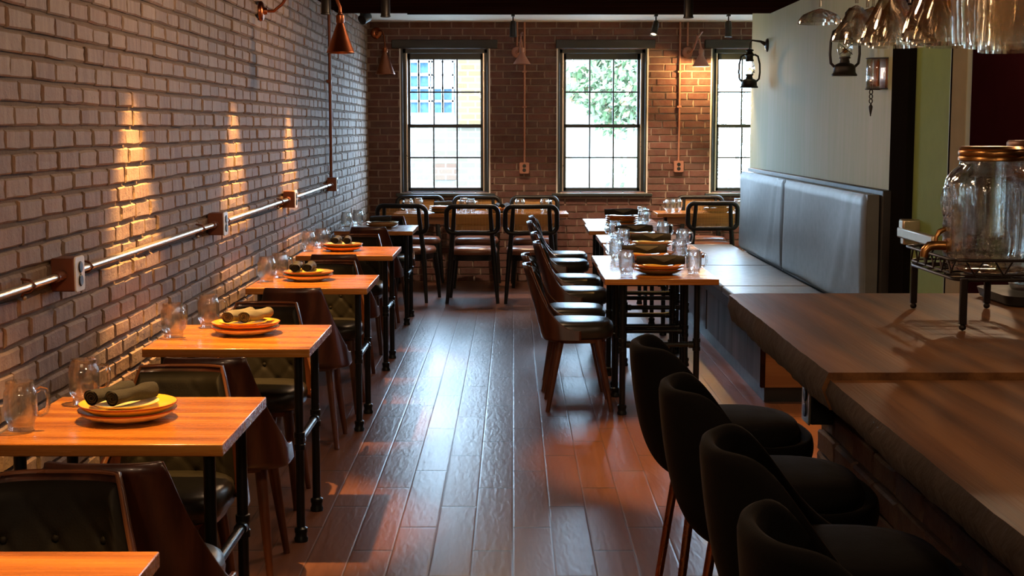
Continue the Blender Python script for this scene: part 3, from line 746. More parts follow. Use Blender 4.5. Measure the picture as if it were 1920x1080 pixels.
# ------------------------------------------------------------------ bar counter
bc = thing('bar_counter', 'brick faced bar base with a rough edged wooden top beside the stools', 'bar', (0, 0, 0))
XB = .885
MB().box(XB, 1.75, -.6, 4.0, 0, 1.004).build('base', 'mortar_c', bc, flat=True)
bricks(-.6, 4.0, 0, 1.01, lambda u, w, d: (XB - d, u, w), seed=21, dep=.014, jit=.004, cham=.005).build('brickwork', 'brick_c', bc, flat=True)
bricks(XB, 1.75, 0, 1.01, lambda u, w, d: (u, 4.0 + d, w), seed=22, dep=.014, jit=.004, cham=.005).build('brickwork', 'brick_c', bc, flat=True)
def slab(y0, y1, x0, x1, z0, z1, seed, rc=.06):
    """live-edged plank: the aisle side wanders and is bevelled like bark"""
    rg = random.Random(seed); n = 90; ins = .012
    def ed(y, q): return .0035 * math.sin(3.1 * y + seed) + .0022 * math.sin(9.7 * y + q) + .0016 * math.sin(31 * y + 2 * q) + .001 * math.sin(67 * y + 3 * q)
    ys = [y0 + (y1 - y0) * i / n for i in range(n + 1)]
    def cx(y):
        d = y1 - y
        return (rc - math.sqrt(max(0, rc * rc - (rc - d) ** 2))) if (rc and d < rc) else 0.0
    top = [Vector((x0 + .006 + ed(y, 0) * .4 + cx(y), y, z1)) for y in ys]
    midl = [Vector((x0 - .004 + ed(y, 1) + cx(y), y, (z0 + z1) / 2 + .006)) for y in ys]
    bot = [Vector((x0 + .012 + ed(y, 2) + cx(y), y, z0)) for y in ys]
    return top, midl, bot
for (y0, y1, z1, sd, nm) in ((2.72, 4.05, 1.078, 2, 'far'), (-.6, 2.715, 1.064, 5, 'near')):
    z0 = 1.004; top, mi, bot = slab(y0, y1, .607, 1.8, z0, z1, sd, .05 if nm == 'far' else 0)
    mb = MB(); n = len(top) - 1
    rt = [Vector((1.8, p.y, z1)) for p in top]; rb = [Vector((1.8, p.y, z0)) for p in top]
    vs = top + rt; mb.add(vs, [(i, i + 1, n + 2 + i, n + 1 + i) for i in range(n)])
    mb.add(rt + rb, [(i, i + 1, n + 2 + i, n + 1 + i) for i in range(n)]); mb.add(rb + bot, [(i, i + 1, n + 2 + i, n + 1 + i) for i in range(n)])
    mb.add([top[0], mi[0], bot[0], rb[0], rt[0]], [(0, 1, 2, 3, 4)]); mb.add([top[-1], mi[-1], bot[-1], rb[-1], rt[-1]], [(0, 1, 2, 3, 4)])
    w = mb.build('countertop', 'counter', bc, ang=30)
    MB().add(top + mi + bot, [(i, i + 1, n + 2 + i, n + 1 + i) for i in range(n)] + [(n + 1 + i, n + 2 + i, 2 * n + 3 + i, 2 * n + 2 + i) for i in range(n)]).build('live_edge', 'bark', w, ang=80)

# wall outlets and conduit
def outlet_box(label, loc, side=1, box='copper_dark', plate='white_plate', sz=.1, dep=.075, group=None):
    """box against a wall; local +x is the way its plate faces"""
    t = thing('outlet_box', label, 'outlet', loc, 0 if side == 1 else PI if side == -1 else -PI / 2, group)
    MB().box(0, dep, -sz / 2, sz / 2, -sz / 2 - .003, sz / 2 + .003).build('box', box, t, bevel=.004)
    pts = rrect(sz * .98, sz * 1.14, .012, 3)
    MB().loft([[Vector((dep, p[0], p[1])) for p in pts], [Vector((dep + .0045, p[0] * .96, p[1] * .96)) for p in pts]]).build('cover_plate', plate, t)
    for dz in (-.0215, .0215):
        rc = MB().lathe([(.0185, 0), (.0185, .003), (.0165, .005)], 20).build('receptacle', 'black' if box != 'copper_dark' else 'black', t, loc=(dep + .004, 0, dz), rot=(0, PI / 2, 0))
    MB().sphere((dep + .005, 0, 0), .004, 8, 5).build('screw', 'steel', t)
    return t
BX = [(4.505, 1.088), (6.82, 1.093), (9.05, 1.10), (11.19, 1.11)]
for k, (y, z) in enumerate(BX):
    outlet_box('brown outlet box with white plate on the brick wall pipe, ' + ['closest to the camera', 'second from the camera', 'third from the camera', 'at its far end'][k], (XL - .006, y, z), group='outlet boxes on the wall conduit')
ends = [1.6] + [b[0] for b in BX]
for k in range(4):
    ya, yb = ends[k] + (.055 if k else 0), ends[k + 1] - .052
    za = BX[k - 1][1] if k else 1.085; zb = BX[k][1]
    t = thing('wall_conduit', 'zinc conduit pipe on the brick wall ' + ['running out of the photo toward the camera', 'between the first and second outlet boxes', 'between the second and third outlet boxes', 'between the third and last outlet boxes'][k], 'pipe', (XL + .032, ya, za), 0, 'conduit pipes on the brick wall')
    L = yb - ya; dz = zb - za
    MB().tube([(0, 0, 0), (0, L, dz)], .0115, 14).build('pipe', 'steel', t)
    for (a, b) in ((0, .035), (L - .07, L)):
        MB().tube([(0, a, dz * a / L), (0, b, dz * b / L)], .0165, 14).build('connector', 'copper_dark', t)
    for a in (.17, L - .3):
        q = dz * a / L
        MB().tube([(-.026, a, q + .02), (.0, a, q + .0165), (.0165, a, q), (.0, a, q - .0165), (-.02, a, q - .02), (-.026, a, q - .034)], .0042, 8).build('strap', 'copper_dark', t)
        MB().sphere((-.018, a, q - .036), .0075, 8, 6).build('strap_screw', 'steel', t)
vt = thing('drop_conduit', 'dark vertical conduit on the brick wall dropping to the last outlet box', 'pipe', (XL + .025, 11.19, 0))
MB().tube([(0, 0, 1.165), (0, 0, ZD - .001)], .0125, 12).build('pipe', 'copper_dark', vt)
MB().box(-.026, .012, -.02, .02, 1.9, 1.925).build('strap', 'copper_dark', vt, bevel=.003)
outlet_box('dark outlet with metal plate under the counter edge on the brick bar base', (XB - .019, 3.82, .805), -1, 'blackmetal', 'aluminium', .1, .062)

# conduit drops on the back wall
for k, (x, xo, zz) in enumerate(((.113, .113, 1.15), (1.665, 1.665, 1.165))):
    w = ['between the first and second windows', 'between the second and third windows'][k]
    t = thing('drop_conduit', 'dull copper conduit down the back brick wall ' + w, 'pipe', (x, YB - .02, 0), 0, 'conduits on the back wall')
    MB().tube([(0, 0, zz + .055), (0, 0, ZC - .001)], .011, 10).build('pipe', 'copper_pink', t)
    for z in (1.75, 2.1): MB().box(-.022, .022, -.013, .02, z, z + .02).build('strap', 'copper_pink', t, bevel=.003)
    t2 = thing('drop_conduit', 'short dull copper conduit feeding the cone lamp ' + w, 'pipe', (.04 if k == 0 else 1.74, YB - .02, 0), 0, 'conduits on the back wall')
    MB().tube([(0, 0, 2.362), (0, 0, ZC - .001)], .011, 10).build('pipe', 'copper_pink', t2)
    o = outlet_box('dull copper outlet box on the back wall ' + w, (xo, YB, zz), 0, 'copper_pink', 'copper_pink', .1, .05)
# ------------------------------------------------------------------ lamps on the walls and ceiling
def cone_lamp(label, base, out, drop, mat, lit=False, rz=0.0, r=.083, h=.155, group=None, low=False):
    """gooseneck wall lamp; base on the wall, arm runs along local +x"""
    t = thing('gooseneck_lamp', label, 'lamp', base, rz, group)
    MB().lathe([(.058, 0), (.058, .01), (.05, .02), (.022, .026), (.018, .045)], 20).build('wall_plate', mat, t, rot=(0, PI / 2, 0))
    pts = [Vector((.03, 0, 0)), Vector((.08, 0, .0)), Vector((.13, 0, .04)), Vector((.19, 0, .13)), Vector((.28, 0, .185)), Vector((out - .1, 0, .17)), Vector((out - .03, 0, .10)), Vector((out, 0, .02)), Vector((out, 0, -drop + h + .055))]
    if low: pts = [Vector((.03, 0, 0)), Vector((.09, 0, .02)), Vector((out - .08, 0, .01)), Vector((out - .02, 0, -.05)), Vector((out, 0, -.12)), Vector((out, 0, -drop + h + .055))]
    MB().tube(pts, .009, 10).build('arm', mat, t)
    z = -drop
    MB().lathe([(r, 0), (r - .004, .004), (.024, h), (.02, h + .012), (.024, h + .02), (.024, h + .055), (.012, h + .066), (.012, h + .075)], 32, (out, 0, z), cap=False).build('shade', mat, t, solid=.003)
    b = MB().sphere((out, 0, z + .035), .024, 12, 8).build('bulb', 'bulb' if lit else 'white_plate', t)
    return t
GL = 'copper gooseneck lamps'
cone_lamp('copper cone gooseneck lamp on the brick side wall, the nearer hanging copper cone', (XL + .004, 8.25, 2.215), .46, .235, 'copper', group=GL)
cone_lamp('copper cone gooseneck lamp on the back wall corner, beside the first window header', (-1.365, YB - .004, 2.49), .275, .415, 'copper', False, R(-67), .097, .20, GL, True)
cone_lamp('dull copper cone lamp on the back wall between the first and second windows', (.04, YB - .004, 2.30), .245, .125, 'copper_pink', rz=R(-79), r=.088, h=.10, group=GL)
cone_lamp('lit copper cone lamp glowing on the back wall beside the third window', (1.74, YB - .004, 2.30), .262, .15, 'copper_pink', True, R(-66), .088, .11, GL)

def track_head(label, loc, tilt=(0, 0), group=None):
    t = thing('track_spotlight', label, 'spotlight', loc, 0, group)
    MB().box(-.016, .016, -.035, .035, -.02, 0).build('adapter', 'blackmetal', t, bevel=.003)
    MB().tube([(0, 0, -.02), (0, 0, -.075)], .007, 8).build('stem', 'blackmetal', t)
    hd = MB().lathe([(.02, .02), (.03, .0), (.031, -.115), (.034, -.118), (.034, -.126), (.029, -.127), (.027, -.118)], 20, cap=False).lathe([(.001, .021), (.02, .02)], 20, cap=False).build('lamp_head', 'blackmetal', t, loc=(0, 0, -.08), rot=(R(tilt[0]), R(tilt[1]), 0))
    MB().lathe([(.0005, -.1165), (.0275, -.1165)], 20, cap=False).build('lens', 'lens', hd)
    return t
def track(label, x0, x1, y0, y1, z, group=None):
    t = thing('lighting_track', label, 'track', (0, 0, 0), 0, group)
    MB().box(x0, x1, y0, y1, z - .018, z).build('rail', 'blackmetal', t, bevel=.002)
    return t
track('thin black lighting track under the white ceiling by the windows', -.97, 2.6, 13.19, 13.215, ZC)
GT = 'black track spotlights'
for (x, lab, tl) in ((0.0, 'black track spotlight hanging before the bricks between the first and second windows', (0, 0)), (1.31, 'tilted black track spotlight above the middle window', (-28, 14)), (1.975, 'black track spotlight above the header of the third window', (0, 0))):
    track_head(lab, (x, 13.2, ZC - .015), tl, GT)
track('black lighting track over the wall tables, on the dark ceiling', -1.2125, -1.1875, 1.0, 10.2, ZD)
track('black lighting track over the bench tables, on the dark ceiling', 1.15, 1.175, 1.0, 10.2, ZD)
for k, y in enumerate((2.35, 3.9, 5.45, 7.42, 9.25)):
    track_head('black track spotlight over ' + TLn[k], (-1.2 if y > 5 else -.92, y, ZD - (.015 if y > 5 else .001)), (0, 0), GT)
track_head('black track spotlight at the dark ceiling edge, far end of the wall track', (-.85, 9.6, ZD - .004), (0, 0), GT)
for k, y in enumerate((6.55, 8.1, 9.55)):
    track_head('black track spotlight on the bench track, ' + ['over the gap past the bar', 'over the closest bench tables', 'at the dark ceiling edge above the bench tables'][k], (1.1625, y, ZD - .015), (0, 0), GT)
cam = thing('corner_spotlight', 'small floodlight with a white lens in the back corner of the ceiling', 'light', (-1.36, 12.9, ZC - .002), R(-35))
MB().tube([(0, 0, 0), (0, 0, -.05)], .012, 8).build('stem', 'blackmetal', cam)
hd = MB().lathe([(.03, 0), (.045, .01), (.05, .09), (.046, .1)], 20, (0, 0, 0)).build('lamp_head', 'blackmetal', cam, loc=(0, .0, -.09), rot=(R(62), 0, R(180)))
MB().sphere((0, 0, .09), .04, 16, 8).build('lens', 'white_plate', hd)
# warm pendants over the bar, above the picture
for k, (x, y) in enumerate(((1.55, 1.3), (2.0, 3.85), (1.9, 5.6))):
    t = thing('pendant_bulb', 'bare warm bulb pendant above the bar counter, ' + ['closest', 'middle', 'farthest'][k], 'lamp', (x, y, ZD), 0, 'bar pendants')
    MB().tube([(0, 0, 0), (0, 0, -.2)], .004, 6).build('cord', 'black', t)
    MB().lathe([(.018, 0), (.018, -.05), (.012, -.055)], 14, (0, 0, -.195)).build('socket', 'brass', t)
    MB().sphere((0, 0, -.285), .035, 14, 10).build('bulb', 'bulb', t)

# ------------------------------------------------------------------ hurricane lanterns and glass sconce
def lantern(label, wally, cx, z0, lit=True, rz=0):
    g = 'hurricane lantern wall lamps'
    t = thing('lantern', label, 'lantern', (cx, wally, z0), rz, g)
    K = 'blackmetal'
    MB().lathe([(.074, 0), (.076, .008), (.066, .02), (.064, .05), (.066, .056), (.05, .07), (.03, .078), (.026, .10), (.034, .104), (.034, .112), (.02, .116)], 28).build('base', K, t)
    MB().lathe([(.030, .11), (.043, .135), (.047, .16), (.042, .19), (.031, .215), (.029, .22)], 24, cap=False).build('globe', 'glass', t)
    MB().lathe([(.034, .22), (.036, .228), (.03, .24), (.03, .265), (.045, .268), (.045, .275), (.028, .29), (.024, .305), (.034, .308), (.03, .318), (.008, .325)], 24).build('cap', K, t)
    for s in (-1, 1):
        pts = [(s * .05, 0, .045), (s * .082, 0, .075), (s * .088, 0, .13), (s * .085, 0, .20), (s * .07, 0, .262), (s * .04, 0, .278)]
        MB().tube(pts, .0085, 10).build('side_tube', K, t)
    MB().sphere((0, 0, .15), .016 if not lit else .022, 12, 8).build('bulb', 'bulb_soft' if lit else 'brass', t)
    for a, b in (((-.04, -.03, .19), (.04, -.03, .125)), ((.04, -.031, .19), (-.04, -.031, .125))): MB().tube([a, b], .0022, 6).build('globe_guard', K, t)
    dx = XR - cx
    MB().tube([(0, 0, .32), (0, 0, .37), (.02, 0, .395), (dx * .6, 0, .385), (dx - .01, 0, .36)], [.006, .006, .007, .010, .02], 10).build('bracket_arm', K, t)
    MB().lathe([(.02, 0), (.05, .012), (.056, .02), (.056, .026)], 20).build('wall_plate', K, t, loc=(dx - .026, 0, .355), rot=(0, PI / 2, 0))
    return t
lantern('black hurricane lantern on the plastered wall, nearer the door and under the hanging glasses', 8.55, 1.975, 1.858, False)
lantern('black hurricane lantern with a glowing globe at the far edge of the plastered wall', 12.05, 1.985, 1.885)
sc = thing('wall_sconce', 'half round glass wall sconce with copper tubes and dangling ornament', 'lamp', (XR - .001, 8.235, 1.86))
hc = [Vector((-.105 * math.cos(PI * (i / 16 - .5)), .075 * math.sin(PI * (i / 16 - .5)), 0)) for i in range(17)]
MB().loft([[p + Vector((0, 0, z)) for p in hc] for z in (-.085, -.03, .03, .085)], closed=False).build('glass_shade', 'glass', sc, solid=.004)
for z in (-.088, .086): MB().tube([p * 1.02 + Vector((0, 0, z)) for p in hc], .0035, 6).build('metal_rim', 'blackmetal', sc)
MB().box(-.012, 0, -.06, .06, -.09, .09).build('back_plate', 'copper', sc, bevel=.002)
for y in (-.03, -.008, .014, .036): MB().tube([(-.045, y, -.072), (-.045, y, .075)], .009, 10).build('copper_tube', 'copper', sc)
dg = MB(); z = -.09
for i in range(3):
    dg.tube([(-.075 + .009 * math.cos(a), 0, z - .014 + .013 * math.sin(a)) for a in (2 * PI * q / 12 for q in range(12))], .0035, 6, closed=True); z -= .026
dg.lathe([(.002, 0), (.012, -.02), (.010, -.035), (.002, -.075)], 10, (-.075, 0, z)).build('dangling_ornament', 'blackmetal', sc)
del dg

# ------------------------------------------------------------------ tableware
def mug_proto():
    t = thing('glass_mug', 'x', 'mug')
    MB().lathe([(.001, .004), (.032, .003), (.034, .006), (.033, .022), (.0365, .028), (.041, .036), (.0425, .05), (.0425, .10), (.040, .111), (.036, .116), (.0365, .134), (.034, .1345), (.0335, .116), (.037, .109), (.0395, .10), (.0395, .045), (.037, .034), (.03, .018), (.001, .014)], 22, sq=2.7).build('body', 'glass', t, ang=75)
    MB().tube([(.038, 0, .105), (.052, 0, .113), (.066, 0, .108), (.071, 0, .09), (.070, 0, .065), (.063, 0, .048), (.05, 0, .041), (.038, 0, .045)], [.006, .0065, .0065, .006, .006, .006, .0065, .007], 8).build('handle', 'glass', t)
    return Proto(t)
MUG = mug_proto()
def dinner(matname, name='dinner_plate'):
    t = thing(name, 'x', 'plate')
    MB().lathe([(.001, 0), (.075, 0), (.078, .003), (.108, .010), (.126, .020), (.1315, .0275), (.1325, .030), (.130, .0305), (.123, .026), (.10, .017), (.001, .014)], 48).build('dish', matname, t, ang=60)
    MB().lathe([(.1325, .0268), (.1337, .0285), (.1335, .0305), (.1315, .0312)], 48, cap=False).build('rim_line', 'rim', t)
    return Proto(t)
DP = {k: dinner(k) for k in ('plate_y', 'plate_c', 'plate_o', 'plate_b')}
def sidep(matname):
    t = thing('side_plate', 'x', 'plate')
    MB().lathe([(.001, 0), (.05, 0), (.052, .002), (.08, .008), (.092, .013), (.093, .016), (.091, .0165), (.079, .012), (.05, .007), (.001, .006)], 40).build('dish', matname, t, ang=60)
    return Proto(t)
SP = {k: sidep(k) for k in ('plate_c', 'plate_y', 'plate_b')}
def napkin(matname, L=.17, r=.021, flap=False, seed=1):
    t = thing('napkin_roll', 'x', 'napkin'); rg = random.Random(seed)
    nn, m = 20, 16
    def fn(u, v):
        a = 2 * PI * u; x = (v - .5) * L
        rr = r * (1 + .10 * math.sin(2 * a + 5 * v + seed) + .07 * math.sin(9 * v + seed) + .05 * math.sin(3 * a - 11 * v)) * (1 + .10 * abs(v - .5))
        return Vector((x + .006 * math.sin(a + seed), rr * 1.12 * math.cos(a), r * .95 + rr * .92 * math.sin(a)))
    mb = MB().grid(nn, m, fn, closed_u=True)
    for e in (0, 1):                           # the spiral of cloth at each end
        sp = []
        for i in range(40):
            a = i * .42; q = r * (.95 - .8 * i / 40)
            sp.append(Vector(((e - .5) * (L - .004), q * 1.05 * math.cos(a), r * .95 + q * .9 * math.sin(a))))
        mb.tube(sp, .0022, 6)
    mb.grid(nn, 3, lambda u, v: Vector(((-.5 * L + .016), (1 - v) * r * math.cos(2 * PI * u), r * .95 + (1 - v) * r * .9 * math.sin(2 * PI * u))), closed_u=True)
    mb.grid(nn, 3, lambda u, v: Vector(((.5 * L - .016), (1 - v) * r * math.cos(2 * PI * u), r * .95 + (1 - v) * r * .9 * math.sin(2 * PI * u))), closed_u=True)
    mb.build('cloth', matname, t, ang=80)
    if flap:
        f = MB()
        f.loft([[Vector((-.055, -r * 1.13, r * 1.75)), Vector((-.055, -r * 1.2, r * 1.6)), Vector((.01, -r * 1.34, r * .62)), Vector((.018, -r * 1.3, r * .9))],
                [Vector((.08, -r * 1.13, r * 1.75)), Vector((.08, -r * 1.2, r * 1.6)), Vector((.016, -r * 1.34, r * .62)), Vector((.02, -r * 1.3, r * .9))]])
        f.build('fold_flap', 'napkin_light', t)
    return Proto(t)
NK = {'dark': napkin('napkin', .165, .021, False, 1), 'grey': napkin('napkin_light', .165, .022, False, 4), 'wide': napkin('napkin', .265, .026, True, 2)}

TOP = .7505
def place_mug(x, y, rz, label, z=TOP, g='glass mugs'): return MUG.put((x, y, z), rz, label, g)
def stack(x, y, z, mats, sp, where, g1='plate stacks'):
    """dinner plates from the bottom up, a side plate on top; returns the height of the top"""
    nm = {'plate_y': 'yellow', 'plate_c': 'cream', 'plate_o': 'orange', 'plate_b': 'olive brown'}
    for i, m in enumerate(mats):
        DP[m].put((x + .002 * i, y, z), i * .7, ('bottom ' if i == 0 else 'upper ' if i == len(mats) - 1 else ['second ', 'third ', 'fourth '][i - 1]) + nm[m] + ' dinner plate of the stack on ' + where, 'dinner plates'); z += .0175
    z += 0 if sp else .004
    if sp:
        SP[sp].put((x - .006, y - .004, z + .0), .3, 'small ' + nm[sp] + ' side plate topping the stack on ' + where, 'side plates'); z += .0105
    return z
# brick wall tables
def rolls(x, y, z, kind, angs, where, labels):
    for (dx, dy, a), lb in zip(angs, labels):
        NK[kind].put((x + dx, y + dy, z + .0075), R(a), lb + ' rolled ' + ('dark' if kind == 'dark' else 'lamplight toned') + ' napkin on the plates of ' + where, 'napkin rolls')
w = TLn
z = stack(-1.066, 3.86, TOP, ['plate_c', 'plate_y'], 'plate_c', w[1]); rolls(-1.06, 3.86, z, 'dark', [(-.05, .0, 66), (.015, -.015, 62)], w[1], ['wall side', 'aisle side'])
z = stack(-1.048, 5.50, TOP, ['plate_c', 'plate_o'], 'plate_y', w[2]); rolls(-1.04, 5.50, z, 'grey', [(-.034, .0, 70), (.034, .0, 67)], w[2], ['wall side', 'aisle side'])  # these rolls carry the table spotlight in their lighter cloth colour
z = stack(-1.085, 7.47, TOP, ['plate_c', 'plate_b'], 'plate_y', w[3]); rolls(-1.11, 7.47, z, 'dark', [(-.035, -.01, 92), (.033, 0, 87)], w[3], ['wall side', 'aisle side'])
z = stack(-1.12, 9.27, TOP, ['plate_o', 'plate_b'], 'plate_c', w[4]); rolls(-1.12, 9.27, z, 'dark', [(-.035, 0, 86), (.035, 0, 92)], w[4], ['wall side', 'aisle side'])
z = stack(-1.06, 11.45, TOP, ['plate_b', 'plate_c'], 'plate_b', w[5]); rolls(-1.07, 11.45, z, 'dark', [(0, -.031, 14), (0, .031, 10)], w[5], ['wall side', 'aisle side'])
for (x, y, a, lab) in [(-1.305, 3.70, 12, 'clear glass mug at the front of ' + w[1]), (-1.245, 4.06, 25, 'clear glass mug at the back of ' + w[1]),
                    (-1.30, 5.38, -35, 'clear glass mug at the front of ' + w[2]), (-1.225, 5.66, 12, 'clear glass mug at the back of ' + w[2]),
                    (-1.285, 7.36, 60, 'clear glass mug at the front of ' + w[3]), (-1.25, 7.56, 30, 'clear glass mug at the back of ' + w[3]),
                    (-1.33, 9.20, 100, 'clear glass mug at the front of ' + w[4]), (-1.28, 9.45, 40, 'clear glass mug at the back of ' + w[4]),
                    (-1.33, 11.30, 90, 'clear glass mug at the front of ' + w[5]), (-1.27, 11.6, 40, 'clear glass mug at the back of ' + w[5])]:
    place_mug(x, y, R(a), lab)
# bench side tables
w = TRn
for (k, x, y, mats, sp, nx) in [(0, .805, 7.80, ['plate_b', 'plate_o'], 'plate_y', 0), (1, .80, 8.52, ['plate_b', 'plate_o'], 'plate_y', -.02), (2, .93, 9.46, ['plate_b', 'plate_c'], 'plate_c', -.02), (3, .90, 10.3, ['plate_b', 'plate_y'], 'plate_y', -.03), (4, .87, 11.42, ['plate_b', 'plate_o', 'plate_b', 'plate_o', 'plate_o'], 'plate_y', -.01), (5, .93, 12.2, ['plate_b', 'plate_y'], 'plate_c', 0)]:
    z = stack(x, y, TOP, mats, sp, w[k])
    NK['wide'].put((x + nx + .01, y - .01, z + .0065), R([0, -2, 3, -3, 1, 2][k]), 'long dark napkin roll lying across the plates on ' + w[k], 'napkin rolls')
for (x, y, a, lab) in [(.622, 7.74, 180, 'clear glass mug on the aisle side of ' + w[0]), (.995, 7.78, 0, 'clear glass mug on the bench side of ' + w[0]),
                    (.63, 8.60, 200, 'clear glass mug on the aisle side of ' + w[1]), (1.0, 8.50, 20, 'clear glass mug on the bench side of ' + w[1]),
                    (.735, 9.42, 190, 'clear glass mug on the aisle side of ' + w[2]), (1.125, 9.40, 10, 'clear glass mug on the bench side of ' + w[2]),
                    (.735, 10.22, 170, 'clear glass mug on the aisle side of ' + w[3]), (1.075, 10.16, 0, 'clear glass mug on the bench side of ' + w[3]),
                    (1.06, 11.55, 30, 'clear glass mug on the bench side of ' + w[4]), (1.10, 12.1, 30, 'clear glass mug on the bench side of ' + w[5])]:
    place_mug(x, y, R(a), lab)
# long table and corner table
LT = .7555
place_mug(-.98, 13.33, R(180), 'clear glass mug on the long table, outer of the pair at its brick wall end', LT)
place_mug(-.90, 13.5, R(60), 'clear glass mug on the long table, inner of the pair at its brick wall end', LT)
place_mug(-.465, 13.5, R(160), 'clear glass mug on the long table, farther of the middle pair', LT)
place_mug(-.395, 13.32, R(20), 'clear glass mug on the long table, closer of the middle pair', LT)
place_mug(.065, 13.42, R(140), 'clear glass mug on the long table beside the dark napkins', LT)
place_mug(.30, 13.40, R(20), 'clear glass mug on the long table at its aisle end', LT)
z = stack(-.66, 13.36, LT, ['plate_b', 'plate_b', 'plate_o'], 'plate_c', 'the long table nearest the brick wall'); rolls(-.66, 13.36, z, 'dark', [(0, -.032, 12), (0, .032, 5)], 'the long table nearest the brick wall', ['first', 'second'])
z = stack(-.125, 13.42, LT, ['plate_b', 'plate_o'], None, 'the long table toward the aisle'); rolls(-.125, 13.42, z, 'dark', [(-.03, -.02, 80), (.05, .0, 70)], 'the long table toward the aisle', ['first', 'second'])
place_mug(1.475, 13.36, R(200), 'clear glass mug on the corner table, closer to its edge', LT)
place_mug(1.55, 13.46, R(30), 'clear glass mug on the corner table, inner of the pair', LT)
place_mug(2.13, 13.42, R(30), 'clear glass mug on the corner table beside the dark napkin', LT)
z = stack(1.93, 13.42, LT, ['plate_b', 'plate_b'], None, 'the corner table'); rolls(1.93, 13.42, z, 'dark', [(0, -.03, 8), (0, .034, 4)], 'the corner table', ['first', 'second'])

# ------------------------------------------------------------------ drink dispensers on the counter
CT = 1.079
ds = thing('dispenser_stand', 'black wire stand on legs carrying the glass drink jar', 'stand', (1.148, 3.495, CT))
hx, hy = .112, .205
def rect(z, g=0.0): return [(-hx - g, -hy - g, z), (hx + g, -hy - g, z), (hx + g, hy + g, z), (-hx - g, hy + g, z)]
def rr3(z, g=0.0): return [(x, y, z) for (x, y) in rrect(2 * (hx + g), 2 * (hy + g), .045, 4)]
MB().tube(rr3(.165, .012), .0038, 8, closed=True).build('top_ring', 'wire', ds)
MB().tube(rr3(.118), .0042, 8, closed=True).build('bottom_ring', 'wire', ds)
MB().tube(rr3(.130, .002), .003, 8, closed=True).build('bottom_ring', 'wire', ds)
zg = MB(); pr = rr3(.13, .004)
def along(pts, d):
    n = len(pts); tot = [(Vector(pts[(i + 1) % n]) - Vector(pts[i])).length for i in range(n)]; L = sum(tot); d = d % L
    for i in range(n):
        if d <= tot[i]: return Vector(pts[i]).lerp(Vector(pts[(i + 1) % n]), d / tot[i])
        d -= tot[i]
    return Vector(pts[0])
Lr = sum((Vector(pr[(i + 1) % len(pr)]) - Vector(pr[i])).length for i in range(len(pr)))
for i in range(18):
    a = along(pr, Lr * i / 18); b = along(pr, Lr * (i + .32) / 18); c2 = along(pr, Lr * (i + .68) / 18)
    up = Vector((0, 0, .034)); zg.tube([a, b + up * 1.0, c2 + up, along(pr, Lr * (i + 1) / 18)], .0024, 6)
zg.build('wire_lattice', 'wire', ds)
fw = MB()
for i in range(5): fw.tube([(-hx, -hy + .05 + .0775 * i, .118), (hx, -hy + .05 + .0775 * i, .118)], .0028, 6)
fw.tube([(-.03, -hy, .117), (-.03, hy, .117)], .0028, 6).tube([(.03, -hy, .117), (.03, hy, .117)], .0028, 6)
fw.build('base_wires', 'wire', ds)
for sx in (-1, 1):
    for sy in (-1, 1):
        MB().box(sx * hx * .86 - .0085, sx * hx * .86 + .0085, sy * hy - .006, sy * hy + .006, .014, .122).lathe([(.003, .016), (.006, .013), (.009, .009), (.008, .003), (.003, 0)], 12, (sx * hx * .86, sy * hy, 0)).build('leg', 'wire', ds, bevel=.002)
jr = thing('drink_dispenser', 'large clear glass jar dispenser with brass lid and tap on the black wire stand', 'dispenser', (1.148, 3.42, CT + .1245))
prof = [(.001, .004), (.06, .002), (.082, .008), (.097, .025), (.1025, .05), (.103, .205), (.1, .225), (.088, .243), (.074, .254), (.07, .262), (.071, .29), (.066, .29), (.065, .262), (.083, .238), (.095, .22), (.098, .2), (.098, .055), (.09, .025), (.001, .014)]
MB().lathe(prof, 40, sq=2.5).build('jar', 'jar', jr, ang=70)
for s in (-1, 1):
    med = MB()
    med.tube([(s * .1035, .036 * math.cos(a), .17 + .036 * math.sin(a)) for a in (2 * PI * q / 24 for q in range(24))], .0042, 8, closed=True)
    for q in range(5): med.tube([(s * .104, -.022 + .011 * q, .16), (s * .104, -.020 + .011 * q, .182)], .003, 6)
    med.tube([(s * .1035, .02 * math.cos(a), .118 + .012 * math.sin(a)) for a in (PI + PI * q / 10 for q in range(11))], .0035, 6)
    for q in range(6): med.tube([(s * .104, -.03 + .012 * q, .085), (s * .104, -.027 + .012 * q, .1)], .003, 6)
    med.build('embossed_medallion', 'jar', jr)
for ang_ in (R(200), R(-20), R(-115), R(-65)):
    MB().tube([(.101 * math.cos(ang_), .101 * math.sin(ang_), .06), (.104 * math.cos(ang_), .104 * math.sin(ang_), .13), (.102 * math.cos(ang_), .102 * math.sin(ang_), .2)], .004, 6).build('glass_rib', 'jar', jr)
MB().lathe([(.036, .28), (.036, .095), (.03, .085), (.001, .083)], 24, cap=False).build('ice_core', 'jar', jr)
MB().lathe([(.074, .268), (.0765, .27), (.0765, .276), (.0745, .279), (.0765, .282), (.0765, .29), (.0745, .293), (.0755, .297), (.070, .303), (.001, .303)], 40).build('lid', 'brass', jr)
tp = MB().tube([(-.085, 0, .062), (-.118, 0, .062)], .011, 14).lathe([(.018, 0), (.018, .006)], 18, (0, 0, 0))
tp = MB().tube([(-.092, 0, .064), (-.104, 0, .064)], .017, 18).tube([(-.1, 0, .064), (-.125, 0, .065), (-.142, 0, .063), (-.152, 0, .052), (-.155, 0, .036)], [.011, .0115, .0115, .0105, .0095], 12)
sp_ = tp.build('tap', 'brass', jr)
MB().tube([(-.126, 0, .072), (-.126, 0, .084), (-.118, 0, .098), (-.105, 0, .104)], [.005, .005, .007, .006], 8).build('tap_lever', 'brass', sp_)
